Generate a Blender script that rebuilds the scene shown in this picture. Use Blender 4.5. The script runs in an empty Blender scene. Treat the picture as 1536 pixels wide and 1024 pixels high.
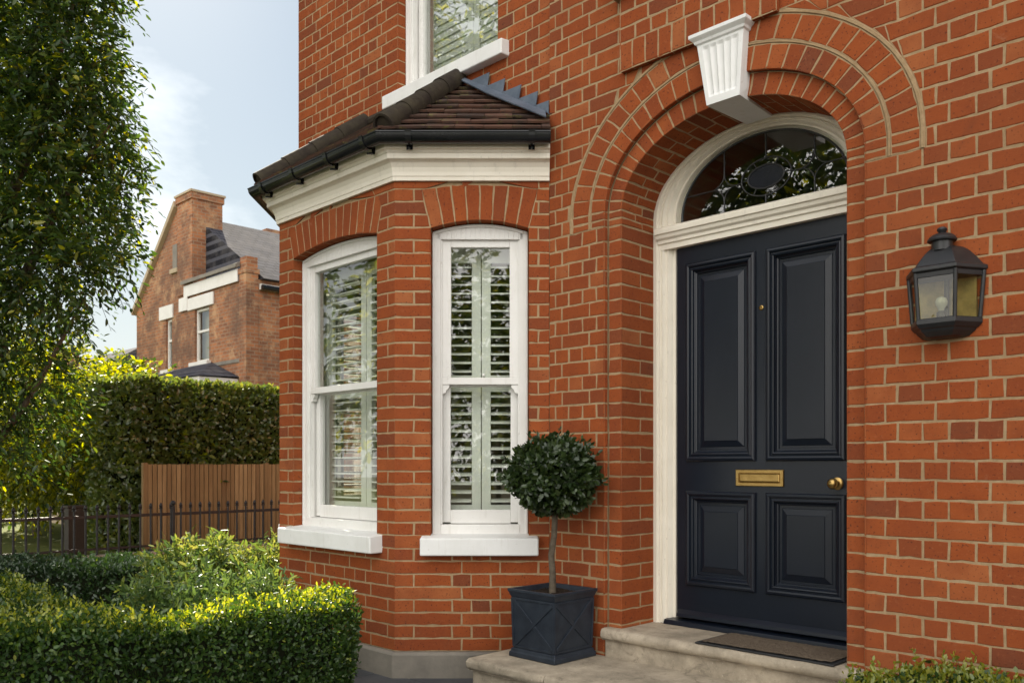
import bpy, math, random
import numpy as np
from mathutils import Vector, Matrix
R = random.Random(7)
NP = np.random.default_rng(11)
S = math.sqrt(.5)
F = 1308.0; PCX = 768.0; HY = 697.0
CAM = Vector((3.4582, -3.7676, 1.2539))
scene = bpy.context.scene
COL = scene.collection

def c2w(a, b, z=0.0):            # metres right of / ahead of the photographer -> world
    return Vector((CAM.x + S*(a-b), CAM.y + S*(a+b), z))
def pd(px, py, d):               # where a feature of the photo stands, d metres ahead
    v = c2w((px-PCX)/F*d, d); v.z = CAM.z + (HY-py)/F*d; return v

# ------------------------------------------------------------------ materials
def new_mat(name):
    m = bpy.data.materials.new(name); m.use_nodes = True
    nt = m.node_tree; nt.nodes.clear()
    out = nt.nodes.new('ShaderNodeOutputMaterial')
    return m, nt, out
def N(nt, t, **kw):
    n = nt.nodes.new(t)
    for k, v in kw.items():
        if k in n.inputs: n.inputs[k].default_value = v
        else: setattr(n, k, v)
    return n
def lk(nt, a, b): nt.links.new(a, b)
def rgba(c): return (c[0], c[1], c[2], 1)
def ramp(nt, fac, stops):
    r = nt.nodes.new('ShaderNodeValToRGB'); cr = r.color_ramp
    while len(cr.elements) > 1: cr.elements.remove(cr.elements[-1])
    cr.elements[0].position = stops[0][0]; cr.elements[0].color = rgba(stops[0][1])
    for p, c in stops[1:]:
        e = cr.elements.new(p); e.color = rgba(c)
    lk(nt, fac, r.inputs[0]); return r
def mixc(nt, fac, a, b, mode='MIX'):
    m = nt.nodes.new('ShaderNodeMix'); m.data_type = 'RGBA'; m.blend_type = mode
    for s, v in ((m.inputs[0], fac), (m.inputs[6], a), (m.inputs[7], b)):
        if hasattr(v, 'is_linked'): lk(nt, v, s)
        elif isinstance(v, (int, float)): s.default_value = v
        else: s.default_value = rgba(v)
    return m.outputs[2]
def noise(nt, scale, detail=4, rough=.55, vec=None, dist=0):
    n = N(nt, 'ShaderNodeTexNoise', Scale=scale, Detail=detail, Roughness=rough, Distortion=dist)
    if vec is None:
        tc = nt.nodes.new('ShaderNodeTexCoord'); vec = tc.outputs['Object']
    lk(nt, vec, n.inputs['Vector']); return n.outputs['Fac']
def stretch(nt, s):
    tc = nt.nodes.new('ShaderNodeTexCoord'); mp = nt.nodes.new('ShaderNodeMapping')
    mp.inputs['Scale'].default_value = s; lk(nt, tc.outputs['Object'], mp.inputs['Vector']); return mp.outputs['Vector']
def bump(nt, h, strength, dist, prev=None):
    b = N(nt, 'ShaderNodeBump', Strength=strength, Distance=dist); lk(nt, h, b.inputs['Height'])
    if prev is not None: lk(nt, prev, b.inputs['Normal'])
    return b.outputs['Normal']
def princ(nt, out, color, rough=.6, metal=0, spec=.5, normal=None, coat=0, coat_rough=.1):
    p = nt.nodes.new('ShaderNodeBsdfPrincipled')
    if hasattr(color, 'is_linked'): lk(nt, color, p.inputs['Base Color'])
    else: p.inputs['Base Color'].default_value = rgba(color)
    if hasattr(rough, 'is_linked'): lk(nt, rough, p.inputs['Roughness'])
    else: p.inputs['Roughness'].default_value = rough
    p.inputs['Metallic'].default_value = metal; p.inputs['Specular IOR Level'].default_value = spec
    p.inputs['Coat Weight'].default_value = coat; p.inputs['Coat Roughness'].default_value = coat_rough
    if normal is not None: lk(nt, normal, p.inputs['Normal'])
    lk(nt, p.outputs[0], out.inputs[0]); return p
def maprange(nt, v, a, b, c, d):
    m = nt.nodes.new('ShaderNodeMapRange'); lk(nt, v, m.inputs[0])
    for i, x in zip((1, 2, 3, 4), (a, b, c, d)): m.inputs[i].default_value = x
    return m.outputs[0]

def m_brick():
    m, nt, out = new_mat('red_brick')
    g = nt.nodes.new('ShaderNodeNewGeometry')
    base = ramp(nt, g.outputs['Random Per Island'], [(0, (.150, .052, .030)), (.025, (.195, .058, .027)), (.12, (.240, .061, .0225)), (.4, (.288, .070, .0215)), (.75, (.322, .081, .0235)), (.93, (.348, .100, .033)), (1, (.375, .13, .05))])
    n1 = noise(nt, 9, 5, .6); c = mixc(nt, maprange(nt, n1, .35, .7, 0, .55), base.outputs[0], (.205, .047, .018))
    n2 = noise(nt, 60, 4, .7); c = mixc(nt, maprange(nt, n2, .56, .72, 0, .45), c, (.37, .125, .055))
    n3 = noise(nt, 95, 2, .5); c = mixc(nt, maprange(nt, n3, .62, .70, 0, .85), c, (.07, .025, .018))
    n4 = noise(nt, 1.1, 4, .6); c = mixc(nt, maprange(nt, n4, .42, .66, 0, .5), c, (.235, .066, .026))
    n5 = noise(nt, 2.6, 6, .72, None, .6); c = mixc(nt, maprange(nt, n5, .56, .74, 0, .40), c, (.125, .047, .027))
    n6 = noise(nt, 3.7, 6, .75, None, 1.0); c = mixc(nt, maprange(nt, n6, .64, .76, 0, .35), c, (.40, .24, .15))
    b = bump(nt, noise(nt, 130, 6, .75), .45, .004); b = bump(nt, n3, -.4, .003, b)
    princ(nt, out, c, .9, spec=.10, normal=b); return m
def m_mortar():
    m, nt, out = new_mat('lime_mortar')
    c = mixc(nt, maprange(nt, noise(nt, 30, 5, .7), .3, .75, 0, 1), (.30, .205, .112), (.45, .32, .19))
    c = mixc(nt, maprange(nt, noise(nt, 2.2, 4, .6), .5, .72, 0, .55), c, (.24, .145, .075))
    princ(nt, out, c, .95, spec=.1, normal=bump(nt, noise(nt, 160, 5, .8), .6, .004)); return m
def m_paint(name, c0, c1, rough=.42):
    m, nt, out = new_mat(name)
    c = mixc(nt, maprange(nt, noise(nt, 5, 5, .65), .35, .7, 0, 1), c0, c1)
    c = mixc(nt, maprange(nt, noise(nt, 38, 3, .6), .66, .75, 0, .4), c, (.42, .39, .33))
    c = mixc(nt, maprange(nt, noise(nt, 7, 6, .7, stretch(nt, (3, 3, .35))), .56, .74, 0, .4), c, (.50, .47, .40))
    b = bump(nt, noise(nt, 35, 4, .6, stretch(nt, (1, 1, .22))), .12, .003)
    princ(nt, out, c, rough, spec=.4, normal=b); return m
def m_plain(name, c0, c1, scale, rough=.6, metal=0, bs=.3, bd=.003, bscale=None, spec=.5, coat=0):
    m, nt, out = new_mat(name)
    c = mixc(nt, maprange(nt, noise(nt, scale, 5, .65), .32, .7, 0, 1), c0, c1)
    princ(nt, out, c, rough, metal, spec, bump(nt, noise(nt, bscale or scale*6, 4, .65), bs, bd), coat); return m
def m_stone():
    m, nt, out = new_mat('york_stone')
    c = mixc(nt, maprange(nt, noise(nt, 4, 6, .7), .38, .62, 0, 1), (.46, .39, .30), (.27, .23, .175))
    c = mixc(nt, maprange(nt, noise(nt, 8, 6, .75, None, 1.2), .56, .66, 0, .6), c, (.16, .135, .10))
    c = mixc(nt, maprange(nt, noise(nt, 22, 5, .7), .55, .72, 0, .6), c, (.20, .17, .13))
    c = mixc(nt, maprange(nt, noise(nt, 70, 3, .7), .62, .75, 0, .6), c, (.62, .55, .45))
    b = bump(nt, noise(nt, 14, 6, .7), .35, .012); b = bump(nt, noise(nt, 120, 4, .7), .3, .003, b)
    princ(nt, out, c, .85, spec=.25, normal=b); return m
def m_door():
    m, nt, out = new_mat('midnight_gloss_paint')
    n = noise(nt, 40, 5, .65, stretch(nt, (2.2, 1, .05)))
    c = mixc(nt, maprange(nt, noise(nt, 3, 4, .6), .3, .7, 0, 1), (.0055, .0085, .0150), (.008, .0118, .0205))
    princ(nt, out, c, .30, spec=.34, normal=bump(nt, n, .22, .0015), coat=.05, coat_rough=.2); return m
def m_glass(name, tint=(.94, .97, .95), refl=1.0, ws=2.5, wb=.018):
    m, nt, out = new_mat(name)
    lw = N(nt, 'ShaderNodeLayerWeight', Blend=.5)
    p = N(nt, 'ShaderNodeMath', operation='POWER'); lk(nt, lw.outputs['Facing'], p.inputs[0]); p.inputs[1].default_value = 3.2
    f = maprange(nt, p.outputs[0], 0, 1, .15*refl, min(1, .95*refl))
    t = nt.nodes.new('ShaderNodeBsdfTransparent'); t.inputs[0].default_value = rgba(tint)
    g = nt.nodes.new('ShaderNodeBsdfGlossy'); g.inputs['Roughness'].default_value = .0
    lk(nt, bump(nt, noise(nt, ws, 2, .5), wb, .02), g.inputs['Normal'])
    mx = nt.nodes.new('ShaderNodeMixShader'); lk(nt, f, mx.inputs[0]); lk(nt, t.outputs[0], mx.inputs[1]); lk(nt, g.outputs[0], mx.inputs[2])
    lk(nt, mx.outputs[0], out.inputs[0]); return m
def m_leaf(name, cols, trans=.45, gloss=.09, rough=.38, tcol=None, clump=2.0):
    m, nt, out = new_mat(name)
    g = nt.nodes.new('ShaderNodeNewGeometry')
    k = len(cols); r = ramp(nt, g.outputs['Random Per Island'], [(i/(k-1), c) for i, c in enumerate(cols)])
    c = mixc(nt, maprange(nt, noise(nt, clump, 3, .6), .38, .64, 0, .5), r.outputs[0], tuple(x*.6 for x in cols[0]))
    d = nt.nodes.new('ShaderNodeBsdfDiffuse'); lk(nt, c, d.inputs[0])
    t = nt.nodes.new('ShaderNodeBsdfTranslucent')
    hs = N(nt, 'ShaderNodeHueSaturation', Saturation=1.15, Value=1.7, Hue=.478); lk(nt, c, hs.inputs['Color']); lk(nt, hs.outputs[0], t.inputs[0])
    a = nt.nodes.new('ShaderNodeMixShader'); a.inputs[0].default_value = trans; lk(nt, d.outputs[0], a.inputs[1]); lk(nt, t.outputs[0], a.inputs[2])
    gl = nt.nodes.new('ShaderNodeBsdfGlossy'); gl.inputs['Roughness'].default_value = rough
    gl.inputs[0].default_value = (.8, .85, .8, 1)
    b = nt.nodes.new('ShaderNodeMixShader'); b.inputs[0].default_value = gloss; lk(nt, a.outputs[0], b.inputs[1]); lk(nt, gl.outputs[0], b.inputs[2])
    lk(nt, b.outputs[0], out.inputs[0]); return m
def m_tile():
    m, nt, out = new_mat('clay_roof_tile')
    g = nt.nodes.new('ShaderNodeNewGeometry')
    base = ramp(nt, g.outputs['Random Per Island'], [(0, (.045, .028, .022)), (.4, (.085, .045, .032)), (.75, (.12, .058, .038)), (1, (.07, .05, .042))])
    c = mixc(nt, maprange(nt, noise(nt, 14, 5, .7), .5, .68, 0, .8), base.outputs[0], (.038, .032, .028))
    c = mixc(nt, maprange(nt, noise(nt, 9, 5, .75), .56, .66, 0, .9), c, (.14, .13, .04))
    princ(nt, out, c, .85, spec=.3, normal=bump(nt, noise(nt, 50, 5, .7), .6, .005)); return m
def m_farbrick():
    m, nt, out = new_mat('weathered_far_brick')
    tc = nt.nodes.new('ShaderNodeTexCoord')
    sp = nt.nodes.new('ShaderNodeSeparateXYZ'); lk(nt, tc.outputs['Object'], sp.inputs[0])
    ad = N(nt, 'ShaderNodeMath', operation='ADD'); lk(nt, sp.outputs[0], ad.inputs[0]); lk(nt, sp.outputs[1], ad.inputs[1])
    cb = nt.nodes.new('ShaderNodeCombineXYZ'); lk(nt, ad.outputs[0], cb.inputs[0]); lk(nt, sp.outputs[2], cb.inputs[1])
    b = nt.nodes.new('ShaderNodeTexBrick'); lk(nt, cb.outputs[0], b.inputs['Vector'])
    b.inputs['Color1'].default_value = (.42, .165, .072, 1); b.inputs['Color2'].default_value = (.22, .092, .05, 1); b.inputs['Mortar'].default_value = (.30, .21, .14, 1)
    b.inputs['Scale'].default_value = 1; b.inputs['Brick Width'].default_value = .23; b.inputs['Row Height'].default_value = .092; b.inputs['Mortar Size'].default_value = .011
    c = mixc(nt, maprange(nt, noise(nt, .8, 7, .75), .42, .62, 0, .85), b.outputs[0], (.13, .078, .055))
    c = mixc(nt, maprange(nt, noise(nt, 1.9, 6, .75), .53, .66, 0, .75), c, (.47, .29, .16))
    princ(nt, out, c, .9, spec=.2, normal=bump(nt, b.outputs['Fac'], -.5, .01)); return m
def m_slate():
    m, nt, out = new_mat('far_slate')
    tc = nt.nodes.new('ShaderNodeTexCoord')
    sp = nt.nodes.new('ShaderNodeSeparateXYZ'); lk(nt, tc.outputs['Object'], sp.inputs[0])
    cb = nt.nodes.new('ShaderNodeCombineXYZ'); lk(nt, sp.outputs[1], cb.inputs[0]); lk(nt, sp.outputs[2], cb.inputs[1])
    b = nt.nodes.new('ShaderNodeTexBrick'); lk(nt, cb.outputs[0], b.inputs['Vector'])
    b.inputs['Color1'].default_value = (.085, .085, .10, 1); b.inputs['Color2'].default_value = (.055, .055, .068, 1); b.inputs['Mortar'].default_value = (.018, .018, .022, 1)
    b.inputs['Scale'].default_value = 1; b.inputs['Brick Width'].default_value = .28; b.inputs['Row Height'].default_value = .12; b.inputs['Mortar Size'].default_value = .012
    c = mixc(nt, maprange(nt, noise(nt, 1.5, 5, .7), .45, .7, 0, .6), b.outputs[0], (.13, .12, .12))
    princ(nt, out, c, .95, spec=.05, normal=bump(nt, b.outputs['Fac'], -.6, .015)); return m
def m_wood():
    m, nt, out = new_mat('cedar_board')
    g = nt.nodes.new('ShaderNodeNewGeometry')
    base = ramp(nt, g.outputs['Random Per Island'], [(0, (.24, .150, .072)), (.5, (.33, .215, .10)), (1, (.43, .29, .145))])
    c = mixc(nt, maprange(nt, noise(nt, 9, 5, .7, stretch(nt, (4, 4, .3))), .4, .7, 0, .6), base.outputs[0], (.16, .10, .045))
    princ(nt, out, c, .75, spec=.25); return m
def m_ground(name, cols, scale):
    m, nt, out = new_mat(name)
    c = mixc(nt, maprange(nt, noise(nt, scale, 6, .7), .35, .68, 0, 1), cols[0], cols[1])
    c = mixc(nt, maprange(nt, noise(nt, scale*9, 4, .7), .5, .7, 0, .6), c, cols[2])
    princ(nt, out, c, .95, spec=.15, normal=bump(nt, noise(nt, scale*14, 5, .7), .6, .03)); return m

M = dict(
 brick=m_brick(), mortar=m_mortar(),
 white=m_paint('white_gloss_paint', (.80, .79, .765), (.74, .73, .70)),
 cream=m_paint('ivory_paint', (.84, .79, .68), (.78, .725, .61)),
 sill=m_paint('white_masonry_paint', (.80, .80, .79), (.72, .72, .70), .6),
 shutter=m_paint('pale_green_shutter_paint', (.74, .755, .68), (.70, .715, .63), .45),
 door=m_door(), stone=m_stone(),
 concrete=m_plain('plinth_render', (.25, .225, .19), (.16, .145, .125), 5, .9, bs=.5, bd=.005, spec=.2),
 brass=m_plain('aged_brass', (.46, .31, .115), (.33, .21, .07), 25, .30, 1.0, .12, .001),
 iron=m_plain('black_iron', (.012, .013, .015), (.022, .022, .024), 18, .42, .0, .3, .002, 60),
 gutter=m_plain('black_gutter_plastic', (.008, .009, .011), (.014, .015, .017), 12, .25, bs=.1, bd=.001),
 lead=m_plain('sheet_lead', (.085, .110, .150), (.150, .180, .225), 9, .55, .25, .35, .006, 30),
 planter=m_plain('slate_blue_lead', (.014, .020, .032), (.030, .040, .056), 14, .5, .2, .35, .003, 40),
 tile=m_tile(), ridge=m_plain('mossy_ridge_clay', (.028, .021, .018), (.055, .046, .030), 11, .9, bs=.7, bd=.008, bscale=35, spec=.2),
 glass=m_glass('window_glass'), fanglass=m_glass('fanlight_glass', (.86, .88, .86), 1.25), lampglass=m_glass('lantern_glass', (.86, .85, .68), .38, 9, .12),
 blue=m_plain('deep_blue_glass', (.004, .005, .012), (.008, .010, .02), 30, .15, bs=.2, bd=.002),
 leadcame=m_plain('lead_came', (.035, .037, .04), (.06, .062, .065), 20, .45, .3, .2, .001),
 room=m_plain('interior_plaster', (.34, .31, .22), (.28, .255, .18), 2, .9),
 roomfloor=m_plain('interior_floor', (.10, .065, .04), (.07, .045, .028), 4, .6),
 soil=m_ground('potting_soil', ((.022, .015, .011), (.035, .025, .018), (.06, .045, .035)), 14),
 earth=m_ground('garden_earth', ((.05, .042, .028), (.075, .07, .035), (.035, .045, .018)), 1.6),
 lawn=m_ground('mown_lawn', ((.11, .125, .03), (.075, .10, .025), (.16, .15, .05)), 1.2),
 slab=m_plain('dark_slate_paving', (.045, .048, .055), (.085, .085, .09), 4, .7, bs=.4, bd=.006, bscale=25),
 mat=m_ground('coir_mat', ((.13, .098, .072), (.19, .15, .11), (.07, .054, .040)), 60),
 rubber=m_plain('black_rubber', (.010, .011, .013), (.018, .019, .021), 20, .5),
 bark=m_plain('bark', (.075, .058, .042), (.14, .115, .085), 22, .95, bs=.9, bd=.01, bscale=45, spec=.15),
 twig=m_plain('twig_dark', (.012, .018, .007), (.020, .022, .011), 30, .9, spec=.1),
 farbrick=m_farbrick(), slate=m_slate(), wood=m_wood(),
 farwhite=m_plain('far_white_render', (.72, .70, .67), (.62, .60, .56), 3, .7),
 render=m_plain('buff_render', (.42, .33, .22), (.33, .26, .17), 1.4, .9),
 brown=m_plain('dark_brown_timber', (.030, .022, .016), (.045, .033, .024), 6, .7),
 backplate=m_plain('tarnished_brass_plate', (.34, .27, .12), (.16, .13, .06), 22, .55, .3, .6, .004, 30),  # golden pane reflections put into the plate colour
 hall=m_plain('pale_hall_plaster', (.50, .49, .45), (.44, .43, .40), 2, .9),
 upglass=m_glass('upstairs_glass', (.94, .97, .95), 2.3),
 bulb=m_plain('frosted_bulb', (.35, .37, .36), (.30, .32, .31), 10, .2),
 L_box=m_leaf('box_leaf', [(.022, .055, .013), (.035, .080, .017), (.058, .115, .020), (.10, .155, .026)], .38, .035),
 L_boxdark=m_leaf('shady_box_leaf', [(.014, .034, .012), (.022, .050, .014), (.032, .066, .016)], .3, .06),  # darker copy of the box leaf, shade put into the colour
 L_young=m_leaf('young_box_leaf', [(.14, .20, .026), (.25, .30, .036), (.40, .41, .065)], .5, .06),  # sunlit yellow of the hedge tops put into the leaf colour
 L_top=m_leaf('bay_leaf', [(.016, .034, .010), (.028, .052, .013), (.042, .072, .018), (.060, .092, .024)], .28, .06, .36, clump=5),
 L_tree=m_leaf('tree_leaf', [(.020, .048, .012), (.032, .068, .015), (.050, .094, .018), (.09, .13, .022)], .45, .035, clump=1.1),
 L_bush=m_leaf('backlit_leaf', [(.14, .18, .02), (.23, .26, .026), (.36, .36, .04)], .62, .04),  # bright yellow base, backlit glow put into the leaf colour
 L_laurel=m_leaf('laurel_leaf', [(.070, .115, .026), (.105, .160, .032), (.155, .20, .038), (.22, .24, .048)], .4, .10, .35),
 L_shrub=m_leaf('shrub_leaf', [(.07, .115, .028), (.10, .155, .034), (.17, .215, .05), (.26, .27, .07)], .45, .05),
 L_grey=m_leaf('greygreen_leaf', [(.050, .100, .030), (.078, .138, .038), (.12, .185, .052)], .38, .05),
)

# ------------------------------------------------------------------ object helpers
def tag(o, label=None, cat=None, group=None, kind=None):
    if label: o['label'] = label
    if cat: o['category'] = cat
    if group: o['group'] = group
    if kind: o['kind'] = kind
    return o
def empty(name, loc, label, cat, group=None):
    o = bpy.data.objects.new(name, None); COL.objects.link(o); o.location = loc; o.empty_display_size = .2
    return tag(o, label, cat, group)
def world_loc(o):
    return Vector(o.location) if o.parent is None else Vector((0, 0, 0))
def link(o, parent):
    COL.objects.link(o)
    if parent is not None:
        o.parent = parent
        root = parent
        if root.parent is None: o.matrix_parent_inverse = Matrix.Translation(-Vector(root.location))
    return o
class MB:
    def __init__(s): s.v = []; s.f = []; s.m = []
    def add(s, vs, fs, mi=0):
        o = len(s.v); s.v += [tuple(v) for v in vs]
        for f in fs: s.f.append([i+o for i in f]); s.m.append(mi)
    def box(s, x0, x1, y0, y1, z0, z1, mi=0):
        s.add([(x0,y0,z0),(x1,y0,z0),(x1,y1,z0),(x0,y1,z0),(x0,y0,z1),(x1,y0,z1),(x1,y1,z1),(x0,y1,z1)],
              [(0,3,2,1),(4,5,6,7),(0,1,5,4),(1,2,6,5),(2,3,7,6),(3,0,4,7)], mi)
    def hexa(s, P, mi=0):        # 8 corners, bottom loop then top loop
        s.add(P, [(0,3,2,1),(4,5,6,7),(0,1,5,4),(1,2,6,5),(2,3,7,6),(3,0,4,7)], mi)
    def quad(s, a, b, c, d, mi=0): s.add([a, b, c, d], [(0,1,2,3)], mi)
    def prism(s, pts, off, mi=0):  # polygon extruded by a vector
        n = len(pts); off = Vector(off); p = [Vector(q) for q in pts]
        s.add(p + [q+off for q in p], [tuple(range(n-1,-1,-1)), tuple(range(n, 2*n))] + [(i, (i+1)%n, n+(i+1)%n, n+i) for i in range(n)], mi)
    def tube(s, pts, r, seg=8, mi=0, cap=True):
        pts = [Vector(p) for p in pts]; n = len(pts)
        rs = r if isinstance(r, (list, tuple)) else [r]*n
        rings = []; u = None
        for i in range(n):
            t = (pts[min(i+1, n-1)] - pts[max(i-1, 0)]).normalized()
            if u is None:
                u = t.cross(Vector((0, 0, 1)))
                if u.length < .2: u = t.cross(Vector((1, 0, 0)))
            u = u - t*u.dot(t)
            u.normalize(); w = t.cross(u)
            rings.append([pts[i] + (u*math.cos(2*math.pi*k/seg) + w*math.sin(2*math.pi*k/seg))*rs[i] for k in range(seg)])
        vs = [p for rg in rings for p in rg]; fs = []
        for i in range(n-1):
            for k in range(seg): fs.append((i*seg+k, i*seg+(k+1)%seg, (i+1)*seg+(k+1)%seg, (i+1)*seg+k))
        if cap: fs += [tuple(range(seg-1, -1, -1)), tuple(range((n-1)*seg, n*seg))]
        s.add(vs, fs, mi)
    def lathe(s, c, prof, seg=20, mi=0, axis='z'):
        c = Vector(c); vs = []; fs = []; n = len(prof)
        for r, h in prof:
            for k in range(seg):
                a = 2*math.pi*k/seg; x, y = r*math.cos(a), r*math.sin(a)
                vs.append(c + (Vector((x, y, h)) if axis == 'z' else Vector((x, h, y))))
        for i in range(n-1):
            for k in range(seg): fs.append((i*seg+k, i*seg+(k+1)%seg, (i+1)*seg+(k+1)%seg, (i+1)*seg+k))
        fs += [tuple(range(seg-1, -1, -1)), tuple(range((n-1)*seg, n*seg))]
        s.add(vs, fs, mi)
    def ball(s, c, rx, ry, rz, mi=0, seg=14, rg=9):
        s.lathe(c, [(0.001, -rz)] + [(math.sin(math.pi*i/rg), -rz*math.cos(math.pi*i/rg)) for i in range(1, rg)] + [(0.001, rz)], seg, mi)
        o = len(s.v) - seg*(rg+1)
        for i in range(o, len(s.v)):
            v = s.v[i]; q = [v[0]-c[0], v[1]-c[1]]
            if abs(abs(v[2]-c[2]) - rz) > 1e-6: s.v[i] = (c[0]+q[0]*rx, c[1]+q[1]*ry, v[2])
    def build(s, name, mats, parent=None, smooth=False, bevel=0, recalc=True, T=None, bseg=2):
        me = bpy.data.meshes.new(name); me.from_pydata(s.v, [], s.f)
        if not isinstance(mats, (list, tuple)): mats = [mats]
        for m in mats: me.materials.append(m)
        me.polygons.foreach_set('material_index', s.m)
        if T is not None: me.transform(T)
        if recalc:
            import bmesh
            bm = bmesh.new(); bm.from_mesh(me); bmesh.ops.recalc_face_normals(bm, faces=bm.faces); bm.to_mesh(me); bm.free()
        if smooth:
            me.polygons.foreach_set('use_smooth', [True]*len(me.polygons))
            try: me.set_sharp_from_angle(angle=math.radians(38))
            except Exception: pass
        me.update()
        o = bpy.data.objects.new(name, me); link(o, parent)
        if bevel:
            b = o.modifiers.new('soft_edges', 'BEVEL'); b.width = bevel; b.segments = bseg; b.limit_method = 'ANGLE'; b.angle_limit = math.radians(35)
            b.harden_normals = False
        return o

# ------------------------------------------------------------------ brickwork
def patch(mb, p00, p10, p11, p01, nrm, m=.0050, mort=True, jit=.0016, ml=None, mr=None, mbt=None, mtp=None):
    p00, p10, p11, p01 = Vector(p00), Vector(p10), Vector(p11), Vector(p01)
    nrm = Vector(nrm)
    if mort:
        o = nrm*-.0022; mb.quad(p00+o, p10+o, p11+o, p01+o, 1)
    lu = max((p10-p00).length, (p11-p01).length); lv = max((p01-p00).length, (p11-p10).length)
    if lu < .02 or lv < .02: return
    w = lambda q, l: min((m if q is None else q)/l, .45)
    uL, uR, vB, vT = w(ml, lu), 1-w(mr, lu), w(mbt, lv), 1-w(mtp, lv)
    nu = max(1, round(lu/.055)); nv = max(1, round(lv/.055))
    st = [(uL+(uR-uL)*i/nu, vB) for i in range(nu)] + [(uR, vB+(vT-vB)*i/nv) for i in range(nv)] + \
         [(uR-(uR-uL)*i/nu, vT) for i in range(nu)] + [(uL, vT-(vT-vB)*i/nv) for i in range(nv)]
    def P(u, v): return (p00*(1-u)+p10*u)*(1-v) + (p01*(1-u)+p11*u)*v
    h = R.gauss(0, .0005); tu = R.gauss(0, .0005); tv = R.gauss(0, .0004)
    bu, bv = .0028/lu, .0028/lv
    r0, r1, r2 = [], [], []
    for (u, v) in st:
        fz = (u == uL and ml == 0) or (u == uR and mr == 0); fv = (v == vB and mbt == 0) or (v == vT and mtp == 0)
        ju = u + (0 if fz else R.gauss(0, jit)/lu); jv = v + (0 if fv else R.gauss(0, jit)/lv)
        ci = lambda q, b: q + (b if q < .5 else -b)
        hh = h + tu*(u-.5) + tv*(v-.5)
        r0.append(P(ju, jv) - nrm*.009); r1.append(P(ju, jv) + nrm*(hh-.0024)); r2.append(P(ci(ju, bu), ci(jv, bv)) + nrm*hh)
    n = len(st)
    fs = [tuple(range(2*n, 3*n))]
    for i in range(n):
        j = (i+1) % n
        fs += [(i, j, n+j, n+i), (n+i, n+j, 2*n+j, 2*n+i)]
    mb.add(r0+r1+r2, fs, 0)
def cut_pieces(a0, a1, z0, z1, ops):
    P = [(a0, a1, a0, a1)]
    for op in ops:
        i0, i1 = op(z0+.0015), op(z1-.0015)
        if i0 is None and i1 is None: continue
        if i0 is None: c = (i1[0]+i1[1])/2; i0 = i1 if len(i1) > 2 else (c, c)
        if i1 is None: c = (i0[0]+i0[1])/2; i1 = (c, c)
        Q = []
        for (b0, b1, t0, t1) in P:
            if max(b1, t1) <= min(i0[0], i1[0]) or min(b0, t0) >= max(i0[1], i1[1]): Q.append((b0, b1, t0, t1)); continue
            l = (b0, min(b1, i0[0]), t0, min(t1, i1[0])); r = (max(b0, i0[1]), b1, max(t0, i1[1]), t1)
            for q in (l, r):
                q = (q[0], max(q[0], q[1]), q[2], max(q[2], q[3]))
                if q[1]-q[0] > .001 or q[3]-q[2] > .001: Q.append(q)
        P = Q
    return P
def brick_wall(mb, fr, a0, a1, z0, z1, pitch, ops, rowpat, zphase=0.0, free=()):
    """fr(a, z, n) -> world point; rowpat(row) -> (start offset, list of unit lengths cycled)"""
    nrm = (fr(0, 0, 1) - fr(0, 0, 0)).normalized()
    k0 = math.floor((z0-zphase)/pitch); k = k0
    while zphase + k*pitch < z1 - .004:
        zb = max(z0, zphase+k*pitch); zt = min(z1, zphase+(k+1)*pitch)
        if zt-zb > .01:
            off, units = rowpat(k); a = off; i = 0; joints = []
            while a < a1:
                joints.append(a); a += units[i % len(units)]; i += 1
            joints.append(a)
            joints = [a0] + [q for q in joints if a0+.045 < q < a1-.045 and all(abs(q-fe) > .045 for fe in free if a0 < fe < a1)] + [a1]
            for s, e in zip(joints[:-1], joints[1:]):
                s2, e2 = max(s, a0), min(e, a1)
                if e2 - s2 < .004: continue
                for (b0, b1, t0, t1) in cut_pieces(s2, e2, zb, zt, ops):
                    fl = any(abs(b0-q) < .002 and abs(t0-q) < .002 for q in free); f2 = any(abs(b1-q) < .002 and abs(t1-q) < .002 for q in free)
                    patch(mb, fr(b0, zb, 0), fr(b1, zb, 0), fr(t1, zt, 0), fr(t0, zt, 0), nrm, ml=0 if fl else None, mr=0 if f2 else None)
        k += 1

# --- the main door arch: flattened stilted arch curves on the wall plane
AX = 1.137; ZS = 2.57; ZC = 2.64
def curve(a, b, t):              # t in 0..1 from left springing over the crown to right springing
    if t < .06: return (AX-a, ZS + (ZC-ZS)*t/.06)
    if t > .94: return (AX+a, ZS + (ZC-ZS)*(1-t)/.06)
    th = math.pi*(1-(t-.06)/.88)
    return (AX + a*math.cos(th), ZC + b*math.sin(th))
def curve_op(a, b, zlow):
    def op(z):
        if z < zlow-1e-6: return None
        if z <= ZC: return (AX-a, AX+a)
        q = 1-((z-ZC)/b)**2
        if q <= 0: return None
        return (AX-a*math.sqrt(q), AX+a*math.sqrt(q))
    return op
RC, RBC, RB, RA = (.957, .768), (.828, .645), (.722, .520), (.630, .410)

HOUSE = empty('brick_house', (.6, 0, 0), 'red brick Victorian house with corner bay window and arched black front door', 'house')

def rect_op(l, r, zlo, zhi):
    return lambda z: (l, r) if zlo <= z <= zhi else None

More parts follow.
